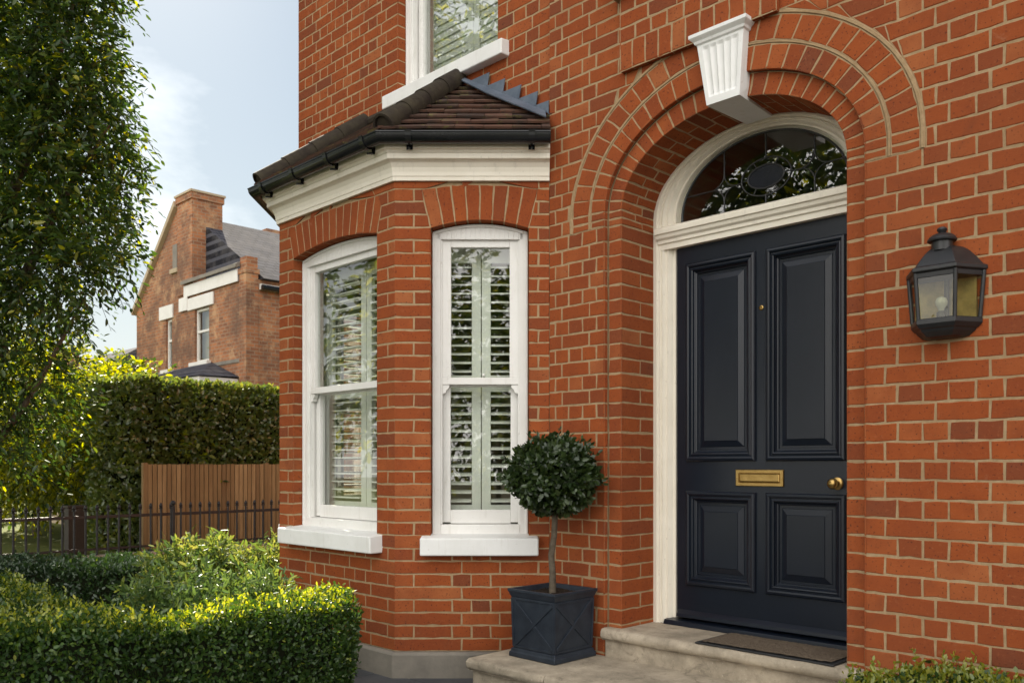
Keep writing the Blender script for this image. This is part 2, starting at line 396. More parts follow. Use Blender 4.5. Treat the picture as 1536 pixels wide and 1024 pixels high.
WP = .0812                       # course height of the main wall
ZPH = ZS - 40*WP
fr_main = lambda a, z, n: Vector((a, -n, z))
fr_left = lambda a, z, n: Vector((a, .016-n, z))
def row_main(k):
    if k % 2 == 0: return (-9.0 + .051, [.2056])
    return (-9.0, [.1028])
def row_left(k):
    if k % 2 == 0: return (-9.0 + .03, [.2150])
    return (-9.0-.022, [.1075])
WL, WR, WZ1 = -1.466, -.452, 5.45
def bay_back(z): return (-2.585, -.001) if z < 3.12 else None
mb = MB()
arch_out = curve_op(RC[0]+.02, RC[1]+.02, ZS)
jamb_out = rect_op(AX-RB[0], AX+RB[0], -1, ZS+1e-4)
def arch_all(z):
    if z < ZS - 1e-3: return (AX-RB[0], AX+RB[0])
    return arch_out(z)
PX0, PX1, PZ0, PZ1 = .545, 1.462, 3.366, 3.70      # projecting brick panel over the keystone
brick_wall(mb, fr_main, 0.0, 4.2, .0, 5.8, WP, [arch_all], row_main, ZPH, (0.0, AX-RB[0], AX+RB[0]))
brick_wall(mb, fr_left, -2.78, 0.0, .0, 5.8, WP, [bay_back, rect_op(WL, WR, 3.86, WZ1)], row_left, ZPH, (-2.78, WL, WR))
# return between the two wall planes
mb.quad((0.0, 0.0035, 0), (0.0, .03, 0), (0.0, .03, 5.8), (0.0, .0035, 5.8), 1)
# upper window reveals
z = 3.86 - (3.86-ZPH) % WP
while z < WZ1:
    zb, zt = max(z, 3.80), min(z+WP, WZ1)
    patch(mb, (WL, .016, zb), (WL, .12, zb), (WL, .12, zt), (WL, .016, zt), (1, 0, 0), ml=0)
    patch(mb, (WR, .12, zb), (WR, .016, zb), (WR, .016, zt), (WR, .12, zt), (-1, 0, 0), mr=0)
    z += WP
mb.quad((WL, .019, WZ1), (WR, .019, WZ1), (WR, .14, WZ1), (WL, .14, WZ1), 1)
# side walls of the house (gable sides)
fr_side = lambda a, z, n: Vector((-2.78-n, .016-a+6.5, z))
brick_wall(mb, fr_side, 0.0, 6.5, 0, 5.8, WP, [rect_op(5.50, 6.32, .9, 2.62)], row_left, ZPH, (6.5, 5.50, 6.32))
mb.box(4.195, 4.2, 0.01, 6.5, 0, 5.8, 1); mb.box(-2.77, 4.19, 6.5, 6.51, 0, 5.8, 1)
wall = mb.build('wall', [M['brick'], M['mortar']], HOUSE, recalc=False)

# arch rings, recessed order, reveals
mb = MB()
def pt(ab, t, y): x, z = curve(ab[0], ab[1], t); return Vector((x, y, z))
NV = 30
ts = [0]
for i in range(1, NV): ts.append(.5 - .5*math.cos(math.pi*i/NV)*(.82) - .09*math.cos(math.pi*i/NV) if False else i/NV)
ts.append(1)
for i in range(NV):
    t0, t1 = ts[i], ts[i+1]
    y = -.002
    patch(mb, pt((RBC[0]+.007, RBC[1]+.007), t1, y), pt((RBC[0]+.007, RBC[1]+.007), t0, y), pt(RC, t0, y), pt(RC, t1, y), (0, -1, 0), .0045)
    patch(mb, pt(RB, t1, y), pt(RB, t0, y), pt((RBC[0]-.007, RBC[1]-.007), t0, y), pt((RBC[0]-.007, RBC[1]-.007), t1, y), (0, -1, 0), .0045, mbt=0)
    patch(mb, pt(RA, t1, .03), pt(RA, t0, .03), pt(RB, t0, .03), pt(RB, t1, .03), (0, -1, 0), .0045, mbt=0)
    # soffit of the outer order and of the inner order
    def nin(t):
        a = pt((RA[0]+.01, RA[1]+.01), t, 0); b = pt(RA, t, 0); return (b-a).normalized()
    nm = nin((t0+t1)/2)
    patch(mb, pt(RB, t0, -.002), pt(RB, t1, -.002), pt(RB, t1, .03), pt(RB, t0, .03), nm, .003, mbt=0)
    sp = .16 if i % 2 else .22
    patch(mb, pt(RA, t0, .03), pt(RA, t1, .03), pt(RA, t1, sp), pt(RA, t0, sp), nm, .0045, mbt=0)
    patch(mb, pt(RA, t0, sp), pt(RA, t1, sp), pt(RA, t1, .335), pt(RA, t0, .335), nm, .0045)
# raised mortar bands between the rings
SEG = 90
for (ab, w, pr) in ((RBC, .0068, .0035), ((RC[0]+.009, RC[1]+.009), .0105, .005)):
    for i in range(SEG):
        a, b = i/SEG, (i+1)/SEG
        lo = (ab[0]-w, ab[1]-w); hi = (ab[0]+w, ab[1]+w); mid0 = (ab[0]-w*.55, ab[1]-w*.55); mid1 = (ab[0]+w*.55, ab[1]+w*.55)
        for (q0, y0), (q1, y1) in (((lo, .004), (mid0, -pr)), ((mid0, -pr), (mid1, -pr)), ((mid1, -pr), (hi, .004))):
            mb.quad(pt(q0, a, y0), pt(q0, b, y0), pt(q1, b, y1), pt(q1, a, y1), 1)
        if ab is not RBC:
            mb.quad(pt((RC[0]-.004, RC[1]-.004), a, .004), pt((RC[0]-.004, RC[1]-.004), b, .004), pt((RC[0]+.09, RC[1]+.09), b, .0042), pt((RC[0]+.09, RC[1]+.09), a, .0042), 1)
        else:
            mb.quad(pt((ab[0]-.012, ab[1]-.012), a, .0045), pt((ab[0]-.012, ab[1]-.012), b, .0045), pt((ab[0]+.012, ab[1]+.012), b, .0045), pt((ab[0]+.012, ab[1]+.012), a, .0045), 1)
# jambs below the springing
z = ZPH; k = 0
while z < ZS - 1e-3:
    zb, zt = max(z, 0.0), min(z+WP, ZS)
    if zt-zb > .01:
        for sg in (-1, 1):
            x1, x2 = AX+sg*RB[0], AX+sg*RA[0]; n = (-sg, 0, 0)
            patch(mb, (x1, -.002, zb), (x1, .03, zb), (x1, .03, zt), (x1, -.002, zt), n, .004, ml=0)
            patch(mb, (min(x1, x2), .03, zb), (max(x1, x2), .03, zb), (max(x1, x2), .03, zt), (min(x1, x2), .03, zt), (0, -1, 0), ml=0 if sg > 0 else None, mr=0 if sg < 0 else None)
            cuts = [.03, .335] if k % 2 else [.03, .205, .335]
            for c0, c1 in zip(cuts[:-1], cuts[1:]): patch(mb, (x2, c0, zb), (x2, c1, zb), (x2, c1, zt), (x2, c0, zt), n, ml=0 if c0 == .03 else None)
    z += WP; k += 1
# projecting panel of soldier bricks, stretchers and a corbel course
def soldier_row(x0, x1, z0, z1, n, yf, back=.002):
    w = (x1-x0)/n
    for i in range(n): patch(mb, (x0+i*w, yf, z0), (x0+(i+1)*w, yf, z0), (x0+(i+1)*w, yf, z1), (x0+i*w, yf, z1), (0, -1, 0))
YP = -.034
soldier_row(PX0, PX1, PZ0, PZ0+.15, 11, YP)
for j in range(3):
    z0 = PZ0+.15+j*WP; n = 5 if j % 2 else 9
    soldier_row(PX0, PX1, z0, z0+WP, n, YP)
for zc0, zc1, yy, x0, x1 in ((PZ0+.15+3*WP, PZ0+.15+4*WP, YP-.04, PX0-.03, PX1+.03), (PZ0+.15+4*WP, PZ0+.15+5*WP, YP-.065, PX0-.055, PX1+.055)):
    soldier_row(x0, x1, zc0, zc1, 9, yy)
    mb.box(x0, x1, yy+.004, -.001, zc0+.001, zc1, 1)
mb.box(PX0+.003, PX1-.003, YP+.004, -.001, PZ0+.003, PZ0+.15+3*WP, 1)
for xs, n in ((PX0, (-1, 0, 0)), (PX1, (1, 0, 0))):
    for j in range(4): patch(mb, (xs, YP, PZ0+j*.095), (xs, -.001, PZ0+j*.095), (xs, -.001, PZ0+(j+1)*.095), (xs, YP, PZ0+(j+1)*.095), n, .004, mort=False)
w_ = (PX1-PX0)/11
for i in range(11): patch(mb, (PX0+i*w_, YP, PZ0), (PX0+(i+1)*w_, YP, PZ0), (PX0+(i+1)*w_, -.001, PZ0), (PX0+i*w_, -.001, PZ0), (0, 0, -1), .003, mort=False)
mb.build('brick_arch', [M['brick'], M['mortar']], HOUSE, recalc=False)

# keystone: fluted tapering block with a moulded cap
mb = MB()
KY = -.052; zb, zt = 3.022, 3.335
def kx(z, side): f = (z-zb)/(zt-zb); return (1.098-.055*f) if side < 0 else (1.280+.022*f)
nfl = 5; rows = [zb, zb+.035, zb+.05, zt-.03, zt-.015, zt]
def kfront(u, z):                 # flutes
    f = (z-zb-.035)/(zt-zb-.05)
    d = 0
    if zb+.04 < z < zt-.02:
        q = (u-.1)/.8*nfl
        if 0 < q < nfl: d = .009*math.sin(math.pi*(q % 1))**.7
    return KY + d
nu = 60; vs = []; fs = []
for z in rows:
    for i in range(nu+1):
        u = i/nu; vs.append((kx(z, -1)*(1-u)+kx(z, 1)*u, kfront(u, z), z))
for j in range(len(rows)-1):
    for i in range(nu): o = j*(nu+1)+i; fs.append((o, o+1, o+nu+2, o+nu+1))
mb.add(vs, fs)
mb.quad((kx(zb, -1), KY, zb), (kx(zb, 1), KY, zb), (1.245, .327, zb+.012), (1.10, .327, zb+.012))
for sd in (-1, 1): mb.quad((kx(zb, sd), KY, zb), (kx(zt, sd), KY, zt), (kx(zt, sd), .327, zt), (1.245 if sd > 0 else 1.10, .327, zb+.012))
cap = [(0, zt-.004), (.010, zt+.002), (.014, zt+.014), (.026, zt+.024), (.032, zt+.030), (.032, zt+.046), (.026, zt+.05)]
loop = []
for o, z in cap: loop.append([(1.045-o, -.001, z), (1.045-o, KY-o, z), (1.300+o, KY-o, z), (1.300+o, -.001, z)])
vs = [p for l in loop for p in l]; fs = []
for j in range(len(cap)-1):
    for i in range(3): fs.append((j*4+i, j*4+i+1, j*4+i+5, j*4+i+4))
fs.append(tuple((len(cap)-1)*4+i for i in range(4))); fs.append((3, 2, 1, 0))
mb.add(vs, fs)
mb.build('keystone', M['sill'], HOUSE, recalc=True)

# ------------------------------------------------------------------ sash windows and bay facets
def arc_z(a, ac, hw, zs, zc): return zs + (zc-zs)*max(0, 1-((a-ac)/hw)**2)
def T_from(fr):
    o = fr(0, 0, 0); ex = fr(1, 0, 0)-o; en = fr(0, 0, 1)-o
    return Matrix(((ex.x, en.x, 0, o.x), (ex.y, en.y, 0, o.y), (0, 0, 1, 0), (0, 0, 0, 1)))   # local (a, n, z)
def window(fr, a0, a1, z0, zs, zc, parent, nset=-.085, meet=1.775, gtop=2.551, gbot=.984, sill=(.09, .055, .73, .832), glass='glass', shut=True, slat_t=13, label=None, shutz=None):
    T = T_from(fr); ac = (a0+a1)/2; hw = (a1-a0)/2
    g = .004
    L, Rr = a0+g, a1-g
    n0, n1 = nset, nset-.13
    fw = .048
    ztop = gtop+.042
    mb = MB()
    mb.box(L, L+fw, n1, n0, z0, zs-.01); mb.box(Rr-fw, Rr, n1, n0, z0, zs-.01)
    nseg = 20                                     # arched head
    for i in range(nseg):
        s, e = L+(Rr-L)*i/nseg, L+(Rr-L)*(i+1)/nseg
        za, zb_ = arc_z(s, ac, hw, zs, zc)-.006, arc_z(e, ac, hw, zs, zc)-.006
        zl0 = zs-.01 if (e <= L+fw+1e-6 or s >= Rr-fw-1e-6) else ztop
        zl0 = min(zl0, za-.004, zb_-.004)
        mb.hexa([(s, n1, zl0), (e, n1, zl0), (e, n0, zl0), (s, n0, zl0), (s, n1, za), (e, n1, zb_), (e, n0, zb_), (s, n0, za)])
        if zc > zs+.001: mb.hexa([(s, n0-.001, za-.018), (e, n0-.001, zb_-.018), (e, n0+.009, zb_-.018), (s, n0+.009, za-.018), (s, n0-.001, za), (e, n0-.001, zb_), (e, n0+.009, zb_), (s, n0+.009, za)])
    mb.box(L+fw, Rr-fw, n1, n0+.004, z0, gbot-.085)
    mb.box(L, L+.014, n0-.001, n0+.009, z0, zs-.012); mb.box(Rr-.014, Rr, n0-.001, n0+.009, z0, zs-.012)
    # staff bead inside the frame
    mb.box(L+fw-.002, L+fw+.010, n0-.05, n0-.012, gbot-.085, ztop); mb.box(Rr-fw-.010, Rr-fw+.002, n0-.05, n0-.012, gbot-.085, ztop)
    w = mb.build('window', M['white'], parent, bevel=.003, T=T)
    if label: w['label'] = label
    sl, sr = L+fw+.008, Rr-fw-.008; st = .052
    # upper sash with horns
    u0, u1 = n0-.062, n0-.022
    mb = MB()
    mb.box(sl, sl+st, u0, u1, meet, ztop); mb.box(sr-st, sr, u0, u1, meet, ztop)
    mb.box(sl+st, sr-st, u0, u1, gtop, ztop); mb.box(sl, sr, u0, u1+.004, meet-.042, meet-.0005)
    for x, d in ((sl, 1), (sr, -1)):
        xs = [(0, 0), (.044, 0), (.040, -.02), (.026, -.032), (.022, -.048), (.004, -.055), (0, -.055)]
        mb.prism([(x+d*p, u0+.004, meet-.0425+q) for p, q in xs], (0, .034, 0))
    mb.tube([(ac+.02, u0-.02, meet+.006), (ac+.02, u1-.01, meet+.02)], .008, 6)
    mb.build('sash', M['white'], w, bevel=.003, T=T)
    l0, l1 = n0-.108, n0-.066
    mb = MB()
    mb.box(sl, sl+st-.006, l0, l1, gbot-.075, meet-.004); mb.box(sr-st+.006, sr, l0, l1, gbot-.075, meet-.004)
    mb.box(sl+st-.006, sr-st+.006, l0, l1, gbot-.082, gbot); mb.box(sl+st-.006, sr-st+.006, l0, l1, meet-.05, meet-.004)
    mb.build('sash', M['white'], w, bevel=.003, T=T)
    for (p0, p1, q0, q1, n) in ((sl+st, sr-st, meet-.003, gtop, n0-.045), (sl+st-.006, sr-st+.006, gbot, meet-.05, n0-.09)):
        mb = MB(); mb.quad((p0-.006, n, q0-.006), (p1+.006, n, q0-.006), (p1+.006, n, q1+.006), (p0-.006, n, q1+.006))
        mb.build('pane', M[glass], w, T=T, recalc=False)
    # painted stone sill with sloping top
    sp, se, sb, stp = sill
    mb = MB()
    x0, x1 = a0-se, a1+se
    mb.hexa([(x0, n0-.02, sb), (x1, n0-.02, sb), (x1, sp, sb), (x0, sp, sb), (x0, n0-.02, stp+.016), (x1, n0-.02, stp+.016), (x1, sp, stp), (x0, sp, stp)])
    mb.build('sill', M['sill'], w, bevel=.008, T=T, bseg=3)
    if shut:
        ns = n0-.20
        zlo, zhi = (gbot-.06, ztop-.01) if shutz is None else shutz
        mid = meet-.02
        mb = MB()
        S_ = .055
        def leaf(x0, x1):
            for q in (x0, x1-S_): mb.box(q, q+S_, ns-.013, ns+.013, zlo, zhi)
            for (r0, r1) in ((zlo, zlo+.085), (mid-.05, mid+.05), (zhi-.085, zhi)): mb.box(x0+S_, x1-S_, ns-.012, ns+.012, r0, r1)
            for (r0, r1) in ((zlo+.085, mid-.05), (mid+.05, zhi-.085)):
                k = max(1, int((r1-r0)/.0525)); dz = (r1-r0)/k
                for i in range(k):
                    zz = r0+dz*(i+.5); c, s_ = math.cos(math.radians(slat_t)), math.sin(math.radians(slat_t))
                    hw_, ht = .030, .0045
                    pr = [(hw_*c-ht*s_*0, -hw_*s_-ht), (hw_*c, -hw_*s_+ht), (-hw_*c, hw_*s_+ht), (-hw_*c, hw_*s_-ht)]
                    mb.prism([(x0+S_+.002, ns+p, zz+q) for p, q in pr], (x1-x0-2*S_-.004, 0, 0))
        leaf(L+.02, ac-.003); leaf(ac+.003, Rr-.02)
        mb.box(L+.0, L+.018, ns-.02, ns+.02, zlo-.02, zhi+.02); mb.box(Rr-.018, Rr, ns-.02, ns+.02, zlo-.02, zhi+.02)
        mb.build('shutter', M['shutter'], w, T=T)
    return w

LF = .90625; BD = LF*S; FW = 1.944-BD
BP = .0752; ZB0 = .164
def facet_frame(o, ex, en): return lambda a, z, n: Vector((o[0]+ex[0]*a+en[0]*n, o[1]+ex[1]*a+en[1]*n, z))
fr_bayF = facet_frame((-1.944, -BD), (1, 0), (0, -1))
fr_bayR = facet_frame((-BD, -BD), (S, S), (S, -S))
fr_bayL = facet_frame((-1.944-BD, 0), (S, -S), (-S, -S))
BAYZ = 2.935
def bay_facet(mb, fr, width, o0, o1, zs, zc, ze, zec, sk=.055):
    ac = (o0+o1)/2; hw = (o1-o0)/2; hx = hw+sk
    def op(z):
        if z < .80: return None
        if z <= zs: return (o0, o1)
        if z <= ze: f = (z-zs)/(ze-zs); return (o0-sk*f, o1+sk*f)
        q = (z-ze)/(zec+.008-ze)
        if q >= 1: return None
        w = hx*math.sqrt(1-q); return (ac-w, ac+w)
    def row(k):
        if k % 2 == 0: return (-.056, [.2245])
        return (-.3365, [.2245, .1122, .1122])
    brick_wall(mb, fr, 0, width, .155, BAYZ, BP, [op], row, ZB0, (0, width, o0, o1))
    nrm = (fr(0, 0, 1)-fr(0, 0, 0)).normalized()
    for i in range(24):
        q0, q1 = o0-.09+(o1-o0+.18)*i/24, o0-.09+(o1-o0+.18)*(i+1)/24
        l0, l1 = (arc_z(q, ac, hx+.04, zs+.14, zc+.10) for q in (q0, q1))
        mb.quad(fr(q0, l0, -.0105), fr(q1, l1, -.0105), fr(q1, BAYZ, -.0105), fr(q0, BAYZ, -.0105), 1)
    n = round((o1-o0+sk*1.2)/.081)
    for i in range(n):
        u0, u1 = i/n, (i+1)/n
        lo = lambda u: fr(o0+(o1-o0)*u, arc_z(o0+(o1-o0)*u, ac, hw, zs, zc), 0)
        hi = lambda u: fr(o0-sk+(o1-o0+2*sk)*u, arc_z(o0-sk+(o1-o0+2*sk)*u, ac, hx, ze, zec), 0)
        patch(mb, lo(u0), lo(u1), hi(u1), hi(u0), nrm, .0045, mbt=0)
        lob = lambda u, d: fr(o0+(o1-o0)*u, arc_z(o0+(o1-o0)*u, ac, hw, zs, zc), d)
        patch(mb, lob(u0, -.10), lob(u1, -.10), lob(u1, 0), lob(u0, 0), (0, 0, -1), .0045, mtp=0)
    ex = (fr(1, 0, 0)-fr(0, 0, 0)).normalized()
    k = math.floor((.80-ZB0)/BP)
    while ZB0+k*BP < zs:
        zb, zt = max(.80, ZB0+k*BP), min(zs, ZB0+(k+1)*BP)
        if zt-zb > .015:
            patch(mb, fr(o0, zb, 0), fr(o0, zb, -.10), fr(o0, zt, -.10), fr(o0, zt, 0), ex, ml=0)
            patch(mb, fr(o1, zb, -.10), fr(o1, zb, 0), fr(o1, zt, 0), fr(o1, zt, -.10), -ex, mr=0)
        k += 1
bw = MB()
FO = (1.944-1.762, 1.944-.817)
SO = ((646-592)/256, (793-592)/256)
bay_facet(bw, fr_bayF, FW, FO[0], FO[1], 2.645, 2.692, 2.862, 2.892, .06)
bay_facet(bw, fr_bayR, LF, SO[0], SO[1], 2.640, 2.688, 2.868, 2.898)
bay_facet(bw, fr_bayL, LF, LF-SO[1], LF-SO[0], 2.640, 2.688, 2.868, 2.898)
bay = bw.build('bay_wall', [M['brick'], M['mortar']], HOUSE, recalc=False)
window(fr_bayF, FO[0], FO[1], .84, 2.645, 2.692, HOUSE, nset=-.075, slat_t=2, label='front bay sash window, seen at an angle, bright shutters behind')
window(fr_bayR, SO[0], SO[1], .84, 2.640, 2.688, HOUSE, nset=-.075, label='narrow bay sash window facing the camera with open louvred shutters')
window(fr_bayL, LF-SO[1], LF-SO[0], .84, 2.640, 2.688, HOUSE, nset=-.075, slat_t=-4, sill=(.06, .02, .73, .832))
window(fr_side, 5.50, 6.32, .90, 2.62, 2.62, HOUSE, nset=-.02, meet=1.775, gtop=2.53, slat_t=0)  # added side window, lets bright daylight show through the front bay glass
fr_up = lambda a, z, n: Vector((a, .016-n, z))
window(fr_up, WL, WR, 3.885, WZ1, WZ1, HOUSE, nset=-.075, meet=4.75, gtop=5.36, gbot=4.0, sill=(.066, .10, 3.768, 3.862), slat_t=78, glass='upglass', label='upstairs sash window with white sill above the bay roof')

# offset outline of the bay (p metres outside the brick faces): left wall end, two corners, right wall end
def bay_line(p, y=0.0, y2=None):
    k = p*(math.sqrt(2)-1)
    xl = -1.944-BD-p*math.sqrt(2)+0.0; xr = p*math.sqrt(2)
    return [Vector((-1.944-BD-p*S, -p*S, 0)), Vector((-1.944-k, -BD-p, 0)), Vector((-BD+k, -BD-p, 0)), Vector((p*S, -p*S, 0))]
def bay_right_end(p):            # mouldings die into the main wall plane
    return Vector((p*math.sqrt(2), -.001, 0))
def bay_sweep(mb, prof, mi=0, close=True):
    rings = []
    for p, z in prof:
        l = bay_line(p); rings.append([Vector((q.x, q.y, z)) for q in l])
    n = len(prof); vs = []; fs = []
    for k in range(4): vs += [rings[j][k] for j in range(n)]
    for k in range(3):
        for j in range(n if close else n-1):
            j2 = (j+1) % n
            fs.append((k*n+j, k*n+j2, (k+1)*n+j2, (k+1)*n+j))
    if close: fs += [tuple(range(n)), tuple(range(4*n-1, 3*n-1, -1))]
    mb.add(vs, fs, mi)
mb = MB(); bay_sweep(mb, [(-.05, -.05), (.028, -.05), (.028, .145), (.018, .160), (-.05, .166)])
mb.build('plinth', M['concrete'], HOUSE, bevel=.006)
mb = MB()
bay_sweep(mb, [(-.04, 2.912), (.018, 2.912), (.020, 2.935), (.024, 2.937), (.026, 2.960), (.032, 2.985), (.046, 3.008), (.062, 3.018), (.074, 3.020), (.078, 3.024), (.078, 3.052), (.084, 3.056), (.090, 3.066), (.104, 3.072), (.106, 3.10), (.106, 3.118), (-.04, 3.118)])
mb.build('cornice', M['cream'], HOUSE, bevel=.0015)
# gutter: half-round trough and brackets
gm = MB()
prof = []
for i in range(13):
    a = math.pi + math.pi*i/12; prof.append((.150+.043*math.cos(a), 3.128+.048*math.sin(a)))
prof += [(.197, 3.132), (.197, 3.138), (.188, 3.138)]
for i in range(11):
    a = 2*math.pi - math.pi*i/10; prof.append((.150+.036*math.cos(a), 3.128+.040*math.sin(a)))
prof += [(.110, 3.134)]
bay_sweep(gm, prof)
gut = gm.build('gutter', M['gutter'], HOUSE, smooth=True)
def bracket(fr, a):
    b = MB()
    pts = [(.107, 3.06)] + [(.150+.049*math.cos(math.pi+math.pi*i/10), 3.128+.054*math.sin(math.pi+math.pi*i/10)) for i in range(1, 11)] + [(.203, 3.142), (.19, 3.146)]
    inner = [(p*.97+.150*.03, q*.97+3.128*.03+.001) for p, q in pts]
    poly = pts + inner[::-1]
    n = len(pts)
    for i in range(n-1):
        P = []
        for aa in (a-.018, a+.018):
            for (p, q) in (pts[i], pts[i+1], inner[i+1], inner[i]): P.append(fr(aa, q, p))
        b.hexa(P)
    b.tube([fr(a, 3.068, .10), fr(a, 3.055, .15)], .007, 6)
    b.build('gutter_bracket', M['gutter'], gut)
for a in (.08, .47, .86, 1.24): bracket(fr_bayF, a)
bracket(fr_bayR, .10); bracket(fr_bayR, .80)

# bay roof: lapped clay tiles on three hips, ridge tiles and stepped lead flashing
EZ, EP, TZ = 3.150, .142, 3.715
e = bay_line(EP)
EL = [Vector((q.x, q.y, EZ)) for q in e]
TL, TR = Vector((-1.80, .012, TZ)), Vector((-.787, .012, TZ))
faces = [(EL[0], EL[1], TL, None), (EL[1], EL[2], TR, TL), (EL[2], EL[3], None, TR)]
def clip(poly, p, n):
    out = []
    for i in range(len(poly)):
        a, b = poly[i], poly[(i+1) % len(poly)]; da, db = (a-p).dot(n), (b-p).dot(n)
        if da >= 0: out.append(a)
        if (da >= 0) != (db >= 0): out.append(a + (b-a)*(da/(da-db)))
    return out
rm = MB()
def tile_face(poly, e0, e1, course=.098, tw=.165):
    nrm = (poly[1]-poly[0]).cross(poly[2]-poly[0]).normalized()
    if nrm.z < 0: nrm = -nrm
    u = (e1-e0).normalized(); v = nrm.cross(u)
    if v.z < 0: v = -v
    cen = sum(poly, Vector())/len(poly)
    ku = (e1-e0).length
    rm.add(poly, [tuple(range(len(poly)))])
    row = 0; h = 0
    while h < 1.3:
        x = -.9 + (tw/2 if row % 2 else 0) + R.uniform(-.01, .01)
        while x < ku+.9:
            a = e0+u*(x+.0015)+v*h; b = e0+u*(x+tw-.0015)+v*h; c = b+v*course*1.02; d = a+v*course*1.02
            q = [a, b, c, d]
            for i in range(len(poly)):
                p0, p1 = poly[i], poly[(i+1) % len(poly)]
                n2 = nrm.cross(p1-p0)
                if (cen-p0).dot(n2) < 0: n2 = -n2
                if n2.length > 1e-6: q = clip(q, p0, n2) if q else q
            if len(q) >= 3:
                lift = []
                for p in q:
                    f = ((p-e0).dot(v)-h)/course
                    lift.append(p + nrm*(.030 - .019*f + R.gauss(0, .0018)))
                k = len(q)
                base = [l - nrm*.013 for l in lift]
                rm.add(lift+base, [tuple(range(k))] + [(i, (i+1) % k, k+(i+1) % k, k+i) for i in range(k)] + [tuple(range(2*k-1, k-1, -1))])
            x += tw
        row += 1; h += course
run = EP+.017; rise = run*(TZ-EZ)/((TR-EL[3]).dot(Vector((-S, S, 0))))
WRP = EL[3] + Vector((-S*run, S*run, rise)); WLP = EL[0] + Vector((S*run, S*run, rise))
tile_face([EL[1], EL[2], TR, TL], EL[1], EL[2])
tile_face([EL[2], EL[3], WRP, TR], EL[2], EL[3])
tile_face([EL[0], EL[1], TL, WLP], EL[0], EL[1])
roof = rm.build('bay_roof', M['tile'], HOUSE, recalc=True)
def ridge_run(p, q):
    n = 4; L = (q-p)
    for i in range(n):
        rb = MB()
        a, b = p+L*(i/n), p+L*((i+1)/n+.012)
        rad0, rad1 = .068, .060
        t = L.normalized(); u = t.cross(Vector((0, 0, 1))).normalized(); w = u.cross(t)
        if w.z < 0: w = -w
        vs = []; K = 13
        for (c, r) in ((a, rad0), (b, rad1)):
            for rr in (r, r-.013):
                for k in range(K):
                    th = math.radians(-30 + 240*k/(K-1)); vs.append(c + (u*math.cos(th)+w*math.sin(th))*rr + w*.006)
        fs = []
        for k in range(K-1):
            fs += [(k, k+1, 2*K+k+1, 2*K+k), (K+k, 3*K+k, 3*K+k+1, K+k+1), (k, K+k, K+k+1, k+1), (2*K+k, 2*K+k+1, 3*K+k+1, 3*K+k)]
        rb.add(vs, fs)
        if i == 0:
            disk = [a + t*.012 + (u*math.cos(th)+w*math.sin(th))*(rad0-.010) + w*.004 for th in [math.radians(-30+240*k/12) for k in range(13)]]
            rb.add(disk, [tuple(range(13))])
        rb.build('ridge_tile', M['ridge'], roof, smooth=True)
ridge_run(EL[2]+Vector((-.004, .02, .035)), TR+Vector((0, -.03, .035)))
ridge_run(EL[1]+Vector((.004, .02, .035)), TL+Vector((0, -.03, .035)))
fb = MB(); fb.tube([TL+Vector((-.02, -.03, .03)), TR+Vector((.02, -.03, .03))], .035, 8); fb.build('top_fillet', M['ridge'], roof, smooth=True)
# lead flashing: apron on the tiles and soakers stepped up the wall
fm = MB()
p0, p1 = TR + Vector((.02, -.018, .045)), WRP + Vector((-.004, -.018, .045))
nrmR = (EL[3]-EL[2]).cross(TR-EL[2]).normalized()
if nrmR.z < 0: nrmR = -nrmR
dn = Vector((S, -S, 0)); dn = (dn - nrmR*dn.dot(nrmR)).normalized()
NS = 3
for i in range(NS):
    a, b = p0.lerp(p1, i/NS), p0.lerp(p1, min(1, (i+1)/NS+.02))
    A, B = Vector((a.x, -.012-.002*i, a.z)), Vector((b.x, -.012-.002*i, b.z))
    wa = .125 if i else .07
    lo = lambda q, w: q+dn*w+nrmR*(.004-.0015*(NS-i))
    fm.hexa([A, B, lo(B, .125), lo(A, wa), A+Vector((0, -.002, .008)), B+Vector((0, -.002, .008)), lo(B, .125)+nrmR*.007, lo(A, wa)+nrmR*.007])
jz = lambda x: p0.z + (p1.z-p0.z)*(x-p0.x)/(p1.x-p0.x)
kz = math.floor((p0.z-ZPH)/WP)
while True:
    zc = ZPH + kz*WP
    x = p0.x + (zc-p0.z)/(p1.z-p0.z)*(p1.x-p0.x)
    if zc < p1.z-.03: break
    x1 = min(x+.172, .0); x2 = min(x+.150, -.002)
    fm.prism([Vector((x-.01, -.002, jz(x-.01))), Vector((x2, -.002, jz(x2)-.004)), Vector((x1, -.002, zc+.004)), Vector((x+.005, -.002, zc+.006))], (0, -.005, 0))
    kz -= 1
fm.build('lead_flashing', M['lead'], roof, recalc=True)

# ------------------------------------------------------------------ front door, frame, fanlight
mb = MB()
def frame_sweep(prof, zlow):
    path = [(-1, zlow)]
    K = 48
    rings = []
    for (t, y) in prof:
        t *= .90; a, b = RA[0]-t, RA[1]-t*.33
        r = [Vector((AX-a, y, zlow))]
        for i in range(K+1):
            th = math.pi*(1-i/K); r.append(Vector((AX+a*math.cos(th), y, ZC+b*math.sin(th))))
        r.append(Vector((AX+a, y, zlow))); rings.append(r)
    n = len(rings[0]); vs = [p for r in rings for p in r]; fs = []
    for j in range(len(prof)-1):
        for i in range(n-1): fs.append((j*n+i, j*n+i+1, (j+1)*n+i+1, (j+1)*n+i))
    mb.add(vs, fs)
FY = .325
frame_sweep([(.0, FY+.03), (.0, FY), (.026, FY-.004), (.030, FY+.006), (.046, FY+.006), (.050, FY+.016), (.062, FY+.010), (.070, FY+.018), (.074, FY+.028), (.094, FY+.026), (.100, FY+.034), (.108, FY+.044), (.112, FY+.052), (.130, FY+.052), (.134, FY+.085), (.16, FY+.085)], .36)
frame = mb.build('door_frame', M['cream'], HOUSE, smooth=True, recalc=True)
mb = MB()
